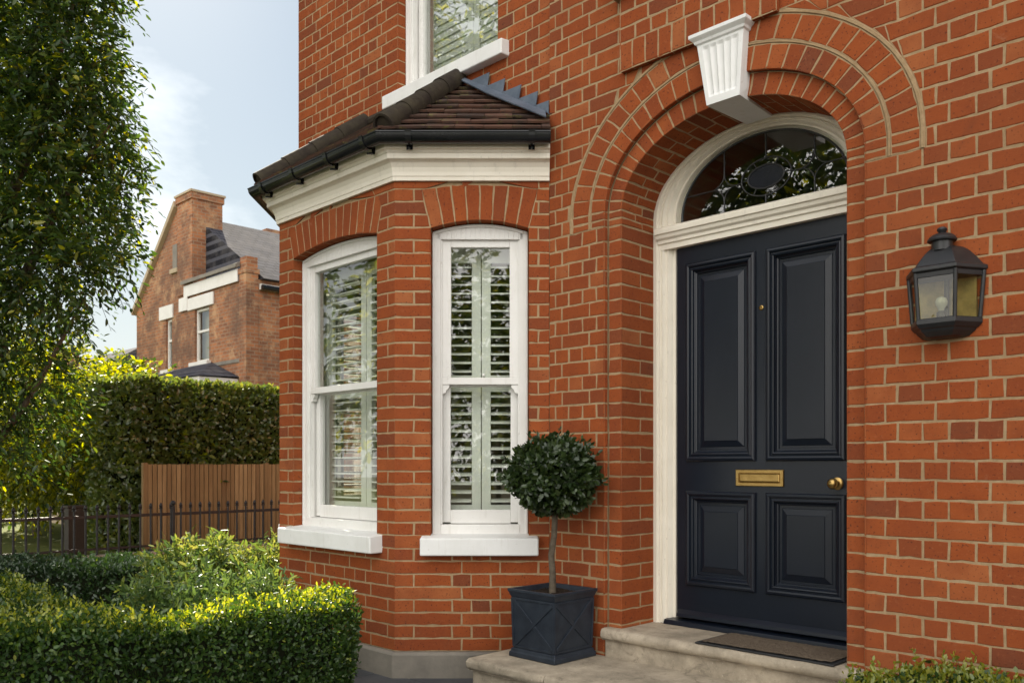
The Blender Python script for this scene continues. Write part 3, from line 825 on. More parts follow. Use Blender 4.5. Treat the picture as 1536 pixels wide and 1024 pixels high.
tp = [(.40, 2.470), (.335, 2.470), (.333, 2.500), (.322, 2.503), (.320, 2.520), (.306, 2.530), (.300, 2.548), (.290, 2.552), (.288, 2.575), (.292, 2.580), (.296, 2.586), (.345, 2.606), (.40, 2.612)]
xl, xr = AX-RA[0]+.030, AX+RA[0]-.030
n = len(tp); mb.add([(xl, y, z) for y, z in tp]+[(xr, y, z) for y, z in tp], [tuple(range(n)), tuple(range(2*n-1, n-1, -1))]+[(i, (i+1) % n, n+(i+1) % n, n+i) for i in range(n)])
mb.build('transom', M['cream'], frame, bevel=.001)

DX0, DX1, DZ0, DZ1, DY = .637, 1.637, .405, 2.470, .372
PAN = [(.713, 1.118, 1.286, 2.362), (1.202, 1.602, 1.286, 2.362), (.713, 1.118, .597, 1.098), (1.202, 1.602, .597, 1.098)]
mb = MB()
xs = [DX0, .713, 1.118, 1.202, 1.602, DX1]; zs_ = [DZ0, .597, 1.098, 1.286, 2.362, DZ1]
for i in range(5):
    for j in range(5):
        if i in (1, 3) and j in (1, 3): continue
        mb.quad((xs[i], DY, zs_[j]), (xs[i+1], DY, zs_[j]), (xs[i+1], DY, zs_[j+1]), (xs[i], DY, zs_[j+1]))
mb.box(DX0, DX1, DY+.022, DY+.045, DZ0, DZ1)
mb.quad((DX0, DY, DZ0), (DX0, DY+.03, DZ0), (DX0, DY+.03, DZ1), (DX0, DY, DZ1))
mb.quad((DX0, DY, DZ0), (DX1, DY, DZ0), (DX1, DY+.03, DZ0), (DX0, DY+.03, DZ0))
door = mb.build('door', M['door'], HOUSE, recalc=False)
door['label'] = 'glossy midnight black four panel front door with brass fittings'
def panel(x0, x1, z0, z1):
    b = MB()
    pr = [(-.012, 0), (-.012, .010), (-.006, .017), (.004, .020), (.012, .016), (.015, .008), (.021, .009), (.027, .013), (.033, .010), (.036, .0), (.043, -.008), (.049, -.010), (.051, -.018), (.066, -.018), (.068, -.015), (.098, -.004), (.100, -.001)]
    rings = [[(x0+d, DY-h, z0+d), (x1-d, DY-h, z0+d), (x1-d, DY-h, z1-d), (x0+d, DY-h, z1-d)] for d, h in pr]
    vs = [p for r in rings for p in r]; fs = []
    for j in range(len(pr)-1):
        for i in range(4): fs.append((j*4+i, j*4+(i+1) % 4, (j+1)*4+(i+1) % 4, (j+1)*4+i))
    o = (len(pr)-1)*4; fs.append((o, o+1, o+2, o+3)); b.add(vs, fs)
    b.build('door_panel', M['door'], door, recalc=True)
for p in PAN: panel(*p)
mb = MB()
lx0, lx1, lz0, lz1 = 1.012, 1.288, 1.142, 1.230
def ring_rect(mb, x0, x1, z0, z1, pr, y):
    rings = [[(x0+d, y-h, z0+d), (x1-d, y-h, z0+d), (x1-d, y-h, z1-d), (x0+d, y-h, z1-d)] for d, h in pr]
    vs = [p for r in rings for p in r]; fs = []
    for j in range(len(pr)-1):
        for i in range(4): fs.append((j*4+i, j*4+(i+1) % 4, (j+1)*4+(i+1) % 4, (j+1)*4+i))
    o = (len(pr)-1)*4; fs.append((o, o+1, o+2, o+3)); mb.add(vs, fs)
ring_rect(mb, lx0, lx1, lz0, lz1, [(0, 0), (0, .006), (.003, .009), (.018, .009), (.0205, .005), (.022, .0035), (.024, .007), (.028, .008)], DY)
for x in (lx0+.010, lx1-.010): mb.lathe((x, DY-.009, (lz0+lz1)/2), [(.004, 0), (.004, -.002), (.002, -.003)], 8, axis='y')
mb.build('letterbox', M['brass'], door, recalc=True)
mb = MB()
mb.lathe((1.568, DY, 1.163), [(.031, 0), (.031, -.004), (.026, -.008), (.014, -.010), (.011, -.026), (.012, -.034), (.022, -.040), (.0265, -.049), (.0265, -.056), (.022, -.064), (.012, -.070), (.002, -.071)], 24, axis='y')
mb.build('door_knob', M['brass'], door, smooth=True)
mb = MB(); mb.lathe((1.160, DY, 2.073), [(.013, 0), (.013, -.004), (.009, -.006), (.006, -.002), (.002, -.002)], 14, axis='y')
mb.build('peephole', M['brass'], door, smooth=True)
mb = MB()
mb.hexa([(.58, .315, .36), (1.69, .315, .36), (1.69, .44, .36), (.58, .44, .36), (.58, .325, .385), (1.69, .325, .385), (1.69, .44, .402), (.58, .44, .402)])
mb.hexa([(DX0+.01, DY-.028, .405), (DX1, DY-.028, .405), (DX1, DY-.001, .405), (DX0+.01, DY-.001, .405), (DX0+.01, DY-.022, .425), (DX1, DY-.022, .425), (DX1, DY-.001, .447), (DX0+.01, DY-.001, .447)])
mb.build('threshold', M['door'], door, bevel=.004)

GA, GB, GY = .502, .368, .398
mb = MB(); K = 40
pts = [Vector((AX-GA, GY, 2.60))]+[Vector((AX+GA*math.cos(math.pi*(1-i/K)), GY, ZC+GB*math.sin(math.pi*(1-i/K)))) for i in range(K+1)]+[Vector((AX+GA, GY, 2.60))]
mb.add(pts, [tuple(range(len(pts)-1, -1, -1))])
fan = mb.build('fanlight', M['fanglass'], HOUSE, recalc=False)
mb = MB(); LY = GY-.003; lr = .0032
def arc_top(x): return ZC+GB*.965*math.sqrt(max(0, 1-((x-AX)/(GA*.965))**2))
mb.tube([Vector((AX+(p.x-AX)*.962, LY, 2.61 if i in (0, K+2) else ZC+(p.z-ZC)*.962)) for i, p in enumerate(pts)], .006, 6)
OC = (1.172, 2.762); 
def oval(a, b, r, n=36): mb.tube([Vector((OC[0]+a*math.cos(2*math.pi*i/n), LY, OC[1]+b*math.sin(2*math.pi*i/n))) for i in range(n+1)], r, 6)
oval(.142, .098, .0036); oval(.104, .060, .0048)
def ln(x0, z0, x1, z1): mb.tube([Vector((x0, LY, z0)), Vector((x1, LY, z1))], lr, 6)
ZM = 2.755
ln(OC[0], OC[1]+.098, OC[0], arc_top(OC[0])); ln(OC[0], 2.60, OC[0], OC[1]-.098)
for ang in (0, 60, 120, 180, 240, 300):
    a = math.radians(ang); ln(OC[0]+.104*math.cos(a), OC[1]+.06*math.sin(a), OC[0]+.142*math.cos(a), OC[1]+.098*math.sin(a))
for xv, sgn in ((.925, -1), (1.440, 1)):
    q = .075
    ln(xv, 2.60, xv, ZM-q); ln(xv, ZM+q, xv, arc_top(xv))
    xe = AX+sgn*GA*.965*math.sqrt(max(0, 1-((ZM-ZC)/(GB*.965))**2))
    ln(xv+sgn*q, ZM, xe, ZM); ln(xv-sgn*q, ZM, OC[0]+sgn*.142, ZM)
    for sx in (-1, 1):
        for sz in (-1, 1):
            cx_, cz_ = xv+sx*q, ZM+sz*q
            mb.tube([Vector((cx_-sx*q*math.cos(math.pi/2*i/8), LY, cz_-sz*q*math.sin(math.pi/2*i/8))) for i in range(9)], lr, 6)
mb.build('leading', M['leadcame'], fan, smooth=True)
mb = MB(); mb.add([Vector((OC[0]+.102*math.cos(2*math.pi*i/30), GY-.001, OC[1]+.058*math.sin(2*math.pi*i/30))) for i in range(30)], [tuple(range(30))])
mb.build('oval_pane', M['blue'], fan, recalc=False)

# rooms behind the glass, roof overhead
mb = MB()
mb.box(-2.70, .30, .9, 3.6, 3.0, 3.06); mb.box(-2.70, .30, 3.6, 3.66, .3, 3.0); mb.box(.30, .36, .10, 3.6, .3, 3.06); mb.box(-2.75, -2.70, 1.03, 3.6, .3, 3.0); mb.box(-2.75, -2.70, .05, .18, .3, 3.0); mb.box(-2.75, -2.70, .18, 1.03, .3, .9); mb.box(-2.75, -2.70, .18, 1.03, 2.62, 3.0)
mb.box(-2.7, .30, .06, .9, 3.06, 3.10);
mb.box(-2.7, .6, 2.4, 2.46, 3.1, 5.8); mb.box(.6, .66, .06, 2.4, 3.1, 5.8); mb.box(-2.7, .6, .06, 2.4, 5.74, 5.80)
mb.prism([(-2.50, .05, 2.935), (-.09, .05, 2.935), (-.70, -.56, 2.935), (-1.885, -.56, 2.935)], (0, 0, .05))
mb.build('interior', M['room'], HOUSE)
mb = MB(); mb.box(.361, 2.1, 2.2, 2.26, .3, 3.3); mb.box(2.1, 2.16, .36, 2.26, .3, 3.3); mb.box(.361, 2.1, .36, 2.2, 3.24, 3.3); mb.box(.361, .375, .36, 2.2, .3, 3.24)
mb.build('hall_wall', M['hall'], HOUSE)
mb = MB(); mb.prism([(-2.69, 3.59, .30), (.29, 3.59, .30), (.29, .05, .30), (-.09, .05, .30), (-.70, -.56, .30), (-1.885, -.56, .30), (-2.50, .05, .30), (-2.69, .05, .30)], (0, 0, .04))
mb.build('bay_room_floor', M['roomfloor'], HOUSE)
mb = MB(); mb.box(.361, 2.099, .42, 2.199, .34, .38); mb.build('hall_floor', M['roomfloor'], HOUSE)
mb = MB(); mb.box(-2.69, .59, .07, 2.39, 3.12, 3.16); mb.build('bedroom_floor', M['roomfloor'], HOUSE)
mb = MB()
mb.prism([(-3.0, -.25, 5.8), (-3.0, 6.9, 5.8), (-3.0, 3.3, 7.6)], (7.6, 0, 0))
mb.build('roof', M['slate'], HOUSE)

# ------------------------------------------------------------------ steps, path, ground
def nosing_slab(mb, x0, x1, yf, yb, zt, th, r=.026, ends=True):
    prof = [(yb, zt-th), (yf+.012, zt-th)] + [(yf+r-r*math.cos(a), zt-th/2+th/2*math.sin(a)) for a in [math.radians(-75+150*i/8) for i in range(9)]] + [(yb, zt)]
    n = len(prof); K = max(2, int((x1-x0)/.06)); vs = []; fs = []
    for k in range(K+1):
        x = x0+(x1-x0)*k/K
        for (y, z) in prof:
            j = R.gauss(0, .0016) if y < yf+.05 else 0
            vs.append((x, y+j, z+(R.gauss(0, .0010) if y < yf+.05 else 0)))
    for k in range(K):
        for i in range(n): fs.append((k*n+i, k*n+(i+1) % n, (k+1)*n+(i+1) % n, (k+1)*n+i))
    fs += [tuple(range(n)), tuple(range((K+1)*n-1, K*n-1, -1))]
    mb.add(vs, fs)
st = empty('stone_step', (1.137, .1, .205), 'upper buff stone step under the black front door with rounded nosing', 'step', 'stone steps at the front door')
mb = MB(); nosing_slab(mb, AX-RB[0]+.004, AX+RB[0]-.004, -.045, -.002, .36, .062); mb.box(AX-RA[0]+.002, AX+RA[0]-.002, .034, .33, .30, .3595)
mb.box(AX-RB[0]+.004, AX+RB[0]-.004, -.0025, .0335, .30, .3597)
mb.build('tread', M['stone'], st, smooth=True)
mb = MB(); mb.box(AX-RB[0]+.012, AX+RB[0]-.012, -.012, .02, .200, .2985); mb.build('riser', M['stone'], st, bevel=.004)
st2 = empty('stone_step', (1.1, -.3, 0), 'wide lower stone landing carrying the planter, joints between its slabs', 'step', 'stone steps at the front door')
mb = MB()
LX0, LYF, LZ = -.075, -.590, .205
xs = [LX0, .50, 1.35, 2.25]
for i in range(3): nosing_slab(mb, xs[i]+.0025, xs[i+1]-.0025, LYF, -.20, LZ, .062)
# rounded left end of the landing
prof = [(LX0+.026-.026*math.cos(a), LZ-.031+.031*math.sin(a)) for a in [math.radians(-75+150*i/8) for i in range(9)]]
n = len(prof)
mb.add([(x-.02, LYF+.03, z) for x, z in prof]+[(x-.02, -.085, z) for x, z in prof], [(i, i+1, n+i+1, n+i) for i in range(n-1)]+[tuple(range(n)), tuple(range(2*n-1, n-1, -1))])
for i, (x0, x1) in enumerate(((LX0+.005, .62), (.625, 1.45), (1.455, 2.25))): mb.box(x0, x1, -.1965, -.012, LZ-.06, LZ-.0008)
mb.build('tread', M['stone'], st2, smooth=True)
mb = MB(); mb.box(LX0+.02, 2.24, LYF+.032, -.02, -.05, LZ-.0625); mb.build('riser', M['stone'], st2, bevel=.004)

mb = MB(); mb.box(-70, 40, -60, 90, -.5, 0); g = mb.build('ground', M['earth']); tag(g, kind='structure')
mb = MB()
x = -2.6
for r_ in range(9):
    y0 = -.60-.45*r_; xx = -3.2 + (.3 if r_ % 2 else 0)
    while xx < 4.4:
        mb.box(xx+.004, xx+.596, y0-.446, y0-.004, -.02, .012+R.uniform(0, .003)); xx += .6
    if r_ == 0:
        xx = -3.2
        while xx < 4.4: mb.box(xx+.004, xx+.596, y0+.004, y0+.55, -.02, .012); xx += .6
p = mb.build('path', M['slab'], bevel=.003); tag(p, kind='structure')
mb = MB(); mb.quad((-40, -25, .008), (-8.45, -25, .008), (-8.45, 40, .008), (-40, 40, .008)); tag(mb.build('lawn', M['lawn'], recalc=False), kind='structure')

# ------------------------------------------------------------------ door mat, lantern, planter
dm = empty('doormat', (1.38, .1, .3595), 'brown coir doormat with black rubber edge lying on the upper step', 'doormat')
mb = MB(); mb.box(1.015, 1.735, -.030, .305, .3602, .370); mb.build('rubber_edge', M['rubber'], dm, bevel=.004)
mb = MB(); nx, ny = 90, 42; vs = []; fs = []
for j in range(ny+1):
    for i in range(nx+1): vs.append((1.037+.676*i/nx, -.010+.293*j/ny, .3725+R.uniform(0, .0045)))
for j in range(ny):
    for i in range(nx): o = j*(nx+1)+i; fs.append((o, o+1, o+nx+2, o+nx+1))
mb.add(vs, fs); mb.build('coir_pad', M['mat'], dm, recalc=False)

LC = 2.195
lan = empty('wall_lantern', (LC, 0, 1.77), 'black half hexagonal wall lantern with clear panes right of the door', 'lantern')
def plan(w, f, d): return [(LC-w, 0), (LC-f, -d), (LC+f, -d), (LC+w, 0)]
def loft(mb, sec, back=-.003):
    rings = []
    for z, w, f, d in sec: rings.append([(x, min(y, back) if y == 0 else y, z) for x, y in plan(w, f, d)])
    vs = [p for r in rings for p in r]; fs = []; n = len(sec)
    for j in range(n-1):
        for i in range(4): fs.append((j*4+i, j*4+(i+1) % 4, (j+1)*4+(i+1) % 4, (j+1)*4+i))
    fs += [(3, 2, 1, 0), tuple((n-1)*4+i for i in range(4))]; mb.add(vs, fs)
mb = MB()
rs = [(2.024, .148, .078, .128), (2.030, .158, .083, .138), (2.044, .158, .083, .138), (2.050, .146, .077, .126)]
for i in range(8):
    q = i/7; k = math.sin(q*math.pi/2); rs.append((2.052+.085*k, .142-.100*q, .075-.053*q, .122-.080*q))
loft(mb, rs)
mb.build('lantern_roof', M['iron'], lan, bevel=.003)
mb = MB()
mb.lathe((LC, -.045, 2.118), [(.040, 0), (.040, .035), (.054, .038), (.056, .044), (.050, .054), (.038, .064), (.022, .070), (.013, .073), (.016, .077), (.020, .085), (.016, .093), (.006, .097), (.002, .098)], 18)
mb.build('finial', M['iron'], lan, smooth=True)
mb = MB()
def post(w0, f0, d0, w1, f1, d1, z0, z1, r):
    for (a, b) in zip(plan(w0, f0, d0), plan(w1, f1, d1)):
        ya = min(a[1], -r); yb = min(b[1], -r); mb.tube([(a[0], ya, z0), (b[0], yb, z1)], r, 8)
post(.130, .069, .110, .145, .076, .124, 1.838, 2.026, .0085)
loft(mb, [(2.004, .146, .077, .126), (2.024, .148, .078, .128)])
loft(mb, [(1.766, .068, .037, .060), (1.772, .090, .049, .078), (1.790, .112, .060, .096), (1.801, .119, .064, .102), (1.804, .126, .067, .108), (1.814, .134, .071, .115), (1.820, .139, .074, .119), (1.838, .139, .074, .119), (1.842, .131, .069, .111)])
mb.build('lantern_frame', M['iron'], lan, bevel=.002)
mb = MB(); mb.box(LC-.118, LC+.118, -.010, -.002, 1.842, 2.004); mb.build('back_plate', M['backplate'], lan)  # added reflector plate, gives the panes their golden look
a_, b_ = plan(.128, .067, .108), plan(.143, .074, .122)
for i in range(3):
    mb = MB(); mb.quad((a_[i][0], min(a_[i][1], -.005), 1.842), (a_[i+1][0], min(a_[i+1][1], -.005), 1.842), (b_[i+1][0], min(b_[i+1][1], -.005), 2.004), (b_[i][0], min(b_[i][1], -.005), 2.004))
    mb.build('lantern_pane', M['lampglass'], lan, recalc=False)
mb = MB(); mb.lathe((LC, -.055, 1.84), [(.018, 0), (.018, .028), (.014, .030), (.012, .034)], 14); mb.build('lamp_holder', M['iron'], lan, smooth=True)
mb = MB(); mb.lathe((LC, -.055, 1.872), [(.010, 0), (.013, .012), (.022, .026), (.024, .040), (.018, .054), (.006, .060), (.001, .061)], 14); mb.build('bulb', M['bulb'], lan, smooth=True)
mb = MB(); mb.tube([(LC+.012, -.03, 1.85), (LC+.012, -.03, 2.0)], .010, 8); mb.build('cable_tube', M['iron'], lan)

PXC, PYC, PZ = .222, -.216, LZ
pl = empty('planter', (PXC, PYC, PZ), 'square slate blue planter with crossed braces standing on the lower step', 'planter')
def sq(z, h): return [(PXC-h, PYC-h, z), (PXC+h, PYC-h, z), (PXC+h, PYC+h, z), (PXC-h, PYC+h, z)]
def sq_loft(sec, mb, cap0=True, cap1=True):
    vs = [p for z, h in sec for p in sq(z, h)]; fs = []
    for j in range(len(sec)-1):
        for i in range(4): fs.append((j*4+i, j*4+(i+1) % 4, (j+1)*4+(i+1) % 4, (j+1)*4+i))
    n = len(sec)-1
    if cap0: fs.append((3, 2, 1, 0))
    if cap1: fs.append(tuple(n*4+i for i in range(4)))
    mb.add(vs, fs)
PH = .372
mb = MB(); sq_loft([(PZ+.045, .153), (PZ+PH-.03, .160), (PZ+PH-.028, .146), (PZ+PH-.10, .143)], mb)
body = mb.build('planter_box', M['planter'], pl, bevel=.003)
mb = MB(); sq_loft([(PZ+.002, .170), (PZ+.026, .170), (PZ+.032, .163), (PZ+.046, .160), (PZ+.050, .1515)], mb); mb.build('base_moulding', M['planter'], pl, bevel=.003)
mb = MB(); sq_loft([(PZ+PH-.046, .1605), (PZ+PH-.034, .166), (PZ+PH-.018, .172), (PZ+PH-.012, .176), (PZ+PH, .176), (PZ+PH, .157), (PZ+PH-.035, .150)], mb, False, False); mb.build('rim', M['planter'], pl, bevel=.002)
# X braces and border on each face
def brace(face):
    b = MB()
    c, s_ = [(1, 0), (0, 1), (-1, 0), (0, -1)][face]
    zb, zt = PZ+.055, PZ+PH-.05
    def P(u, z, o):              # u -1..1 across, o outward
        h = .153+.007*(z-PZ-.045)/(PH-.075); x, y = u*h, -h-o
        X, Y = x*c - y*s_, x*s_ + y*c
        return Vector((PXC+X, PYC+Y, z))
    def strip(u0, z0, u1, z1, w, o):
        du, dz = (u1-u0)*.155, z1-z0; L = math.hypot(du, dz); ou, oz = -dz/L*w/.155, du/L*w
        A = [(u0-ou, z0-oz), (u1-ou, z1-oz), (u1+ou, z1+oz), (u0+ou, z0+oz)]
        b.hexa([P(u, z, 0) for u, z in A]+[P(u, z, o) for u, z in A])
    m_ = .90
    strip(-m_, zb+.012, m_, zt-.012, .011, .007); strip(-m_, zt-.012, m_, zb+.012, .011, .0055)
    strip(-.97, zb, -.97, zt, .006, .005); strip(.97, zb, .97, zt, .006, .005); strip(-.93, zb+.004, .93, zb+.004, .006, .0048); strip(-.93, zt-.004, .93, zt-.004, .006, .0048)
    b.build('cross_brace', M['planter'], pl, bevel=.0015)
for k in range(4): brace(k)
mb = MB(); nn = 26; vs = []; fs = []
for j in range(nn+1):
    for i in range(nn+1): vs.append((PXC-.147+.294*i/nn, PYC-.147+.294*j/nn, PZ+PH-.035+R.uniform(0, .016)))
for j in range(nn):
    for i in range(nn): o = j*(nn+1)+i; fs.append((o, o+1, o+nn+2, o+nn+1))
mb.add(vs, fs); mb.build('soil', M['soil'], pl, recalc=False)

# ------------------------------------------------------------------ foliage
def unit(v): return v/np.maximum(np.linalg.norm(v, axis=1, keepdims=True), 1e-9)
def leaf_arrays(pos, d, nrm, L, W, fold=.22, curl=.12):
    d = unit(d); s = unit(np.cross(d, nrm)); n = unit(np.cross(s, d))
    tpl = [(0, 0, 0), (.28, -.42, fold*.42), (.68, -.40, fold*.40-curl*.4), (1, 0, -curl), (.68, .40, fold*.40-curl*.4), (.28, .42, fold*.42)]
    V = np.zeros((len(pos), 6, 3))
    for i, (a, b, c) in enumerate(tpl):
        V[:, i] = pos + d*(a*L)[:, None] + s*(b*W)[:, None] + n*(c*W)[:, None]
    return V
def leaf_mesh(name, groups, mats, parent, core=None):
    """groups: list of (V[n,6,3], material index); core: MB with solid inner wood/shade mass"""
    me = bpy.data.meshes.new(name)
    V = np.concatenate([g.reshape(-1, 3) for g, _ in groups]); nl = sum(len(g) for g, _ in groups)
    base = (np.arange(nl)*6)[:, None]
    quads = np.concatenate([base+np.array([[0, 1, 2, 3]]), base+np.array([[0, 3, 4, 5]])], axis=1).reshape(-1)
    mi = np.concatenate([np.full(len(g)*2, m) for g, m in groups])
    loops = quads.astype(np.int32); npoly = nl*2
    starts = np.arange(npoly)*4; tot = np.full(npoly, 4)
    if core is not None and core.v:
        off = len(V); V = np.concatenate([V, np.array(core.v)])
        cl, cs, ct = [], [], []
        for f in core.f:
            cs.append(len(loops)+len(cl)); ct.append(len(f)); cl += [i+off for i in f]
        loops = np.concatenate([loops, np.array(cl, dtype=np.int32)]); starts = np.concatenate([starts, cs]); tot = np.concatenate([tot, ct]); mi = np.concatenate([mi, core.m])
        npoly += len(core.f)
    me.vertices.add(len(V)); me.vertices.foreach_set('co', V.astype(np.float32).ravel())
    me.loops.add(len(loops)); me.loops.foreach_set('vertex_index', loops)
    me.polygons.add(npoly); me.polygons.foreach_set('loop_start', starts.astype(np.int32)); me.polygons.foreach_set('loop_total', tot.astype(np.int32))
    for m in mats: me.materials.append(m)
    me.polygons.foreach_set('material_index', mi.astype(np.int32))
    me.update(calc_edges=True); me.validate()
    o = bpy.data.objects.new(name, me); link(o, parent); return o
def rnd_dirs(n): return unit(NP.normal(size=(n, 3)))
def vnoise(p, s, seed=0):        # cheap smooth noise
    q = p*s+seed
    return (np.sin(q[:, 0]*1.7+q[:, 1]*.9+1.3*np.sin(q[:, 2]*1.1))+np.sin(q[:, 1]*2.1-q[:, 2]*1.3+1.1*np.sin(q[:, 0]*1.6))+np.sin(q[:, 2]*1.9+q[:, 0]*.8+1.2*np.sin(q[:, 1]*1.4)))/3

def hedge(name, label, poly, h, leaf, dens, mats, young=.35, bump_=.03, group=None, base=0.0, round_=.06, core_in=.09, frame_cull=None):
    """clipped hedge over a footprint polygon (world xy), leaves set on its top and sides"""
    P = [np.array((p[0], p[1])) for p in poly]; n = len(P)
    area = sum(P[i][0]*P[(i+1) % n][1]-P[(i+1) % n][0]*P[i][1] for i in range(n))/2
    if area < 0: P = P[::-1]
    cen = sum(P)/n
    root = empty(name, (cen[0], cen[1], base), label, 'hedge', group)
    per = [np.linalg.norm(P[(i+1) % n]-P[i]) for i in range(n)]
    pos, nor = [], []
    for i in range(n):
        a, b = P[i], P[(i+1) % n]; t = (b-a)/per[i]; o = np.array((t[1], -t[0]))
        k = int(per[i]*(h-base)*dens)
        u = NP.random(k); z = base + (h-base)*NP.random(k)
        q = a[None]+(b-a)[None]*u[:, None]
        rr = np.clip((z-(h-round_))/round_, 0, 1)[:, None]
        q = q - o[None]*round_*(1-np.sqrt(1-rr**2*.98))
        pos.append(np.column_stack([q, z])); nn = np.column_stack([np.repeat(o[None], k, 0)*(1-rr*.7), rr[:, 0]]); nor.append(nn)
    mn, mx = np.min(P, axis=0), np.max(P, axis=0)
    k = int((mx[0]-mn[0])*(mx[1]-mn[1])*dens*1.25)
    q = mn+(mx-mn)*NP.random((k, 2))
    ins = np.zeros(k, bool)
    for i in range(n):
        a, b = P[i], P[(i+1) % n]
        c = ((a[1] > q[:, 1]) != (b[1] > q[:, 1])) & (q[:, 0] < (b[0]-a[0])*(q[:, 1]-a[1])/(b[1]-a[1]+1e-12)+a[0]); ins ^= c
    q = q[ins]; pos.append(np.column_stack([q, np.full(len(q), h)])); nor.append(np.repeat([[0, 0, 1.]], len(q), 0))
    pos = np.concatenate(pos); nor = unit(np.concatenate(nor))
    top = nor[:, 2] > .55
    pos = pos + nor*(vnoise(pos, 5, 3)*bump_ + vnoise(pos, 14, 9)*bump_*.6)[:, None]
    dep = NP.random(len(pos))**1.6*.075
    pos = pos - nor*dep[:, None] + NP.normal(size=pos.shape)*.006
    d = unit(nor*.55 + NP.normal(size=pos.shape)*.75 + np.array([0, 0, .35])); fn = unit(nor+NP.normal(size=pos.shape)*.75)
    L = leaf*NP.uniform(.65, 1.25, len(pos)); W = L*NP.uniform(.5, .68, len(pos))
    V = leaf_arrays(pos, d, fn, L, W)
    yg = (NP.random(len(pos)) < np.where(top, young, young*.10)) & (dep < .03)  # brighter leaves go mostly on top, imitating sunlight there
    groups = [(V[~yg], 0), (V[yg], 1)]
    # upright shoots standing proud of the top, in the brighter leaf colour
    ti = np.where(top)[0]; ns = int(len(ti)*.02*(1+young)); si = NP.choice(ti, ns)
    sp, sd = [], []
    for j in range(5):
        lean = NP.normal(size=(ns, 3))*.25
        sp.append(pos[si]+np.array([0, 0, 1.])*(.008*j+.012)); sd.append(unit(np.array([0, 0, .9])+rnd_dirs(ns)*.9))
    sp = np.concatenate(sp); sd = np.concatenate(sd); Ls = leaf*NP.uniform(.6, 1.1, len(sp))
    groups.append((leaf_arrays(sp, sd, rnd_dirs(len(sp)), Ls, Ls*.5), 1 if young > .05 else 0))
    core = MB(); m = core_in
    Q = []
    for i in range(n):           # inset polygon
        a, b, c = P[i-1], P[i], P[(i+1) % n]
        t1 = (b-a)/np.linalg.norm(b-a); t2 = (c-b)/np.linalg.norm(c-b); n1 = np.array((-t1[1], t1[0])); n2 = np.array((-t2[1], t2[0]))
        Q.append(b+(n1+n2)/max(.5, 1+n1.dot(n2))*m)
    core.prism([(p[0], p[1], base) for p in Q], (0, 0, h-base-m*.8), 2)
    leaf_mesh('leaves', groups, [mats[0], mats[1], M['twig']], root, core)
    return root
def cw(pts): return [tuple(c2w(a, b)[:2]) for a, b in pts]
BOX = (M['L_box'], M['L_young'])
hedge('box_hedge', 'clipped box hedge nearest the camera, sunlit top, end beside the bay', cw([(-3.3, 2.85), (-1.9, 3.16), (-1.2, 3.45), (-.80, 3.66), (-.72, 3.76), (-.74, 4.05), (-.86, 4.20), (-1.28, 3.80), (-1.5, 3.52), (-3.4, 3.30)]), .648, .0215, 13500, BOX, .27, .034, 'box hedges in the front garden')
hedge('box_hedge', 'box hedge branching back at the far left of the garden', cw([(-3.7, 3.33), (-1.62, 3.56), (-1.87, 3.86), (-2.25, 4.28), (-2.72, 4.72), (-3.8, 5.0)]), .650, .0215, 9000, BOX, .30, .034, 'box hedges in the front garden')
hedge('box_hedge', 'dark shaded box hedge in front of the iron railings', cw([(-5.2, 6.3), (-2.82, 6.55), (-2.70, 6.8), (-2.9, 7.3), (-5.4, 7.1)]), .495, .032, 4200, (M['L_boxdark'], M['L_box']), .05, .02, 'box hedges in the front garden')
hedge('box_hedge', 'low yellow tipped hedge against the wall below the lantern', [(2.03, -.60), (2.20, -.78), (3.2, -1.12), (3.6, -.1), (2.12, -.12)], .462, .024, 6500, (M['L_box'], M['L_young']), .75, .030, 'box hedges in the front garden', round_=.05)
hz = [(214, 12.75), (260, 13.1), (418, 14.25), (470, 14.7)]
fpt = [c2w((px-PCX)/F*d, d) for px, d in hz]
fx = c2w((214-PCX)/F*12.5, 12.5)
hedge('laurel_hedge', 'tall clipped laurel hedge rising behind the cedar fence', cw([((128-PCX)/F*13.0, 13.1), ((146-PCX)/F*12.7, 12.7), ((200-PCX)/F*12.55, 12.55), ((216-PCX)/F*12.7, 12.72), ((300-PCX)/F*13.35, 13.35), ((418-PCX)/F*14.2, 14.2), ((500-PCX)/F*15, 15), ((480-PCX)/F*16.4, 16.4), ((300-PCX)/F*15.4, 15.4), ((140-PCX)/F*14.2, 14.2)]), 2.50, .078, 1300, (M['L_laurel'], M['L_shrub']), .40, .05, base=.0, round_=.26, core_in=.2)

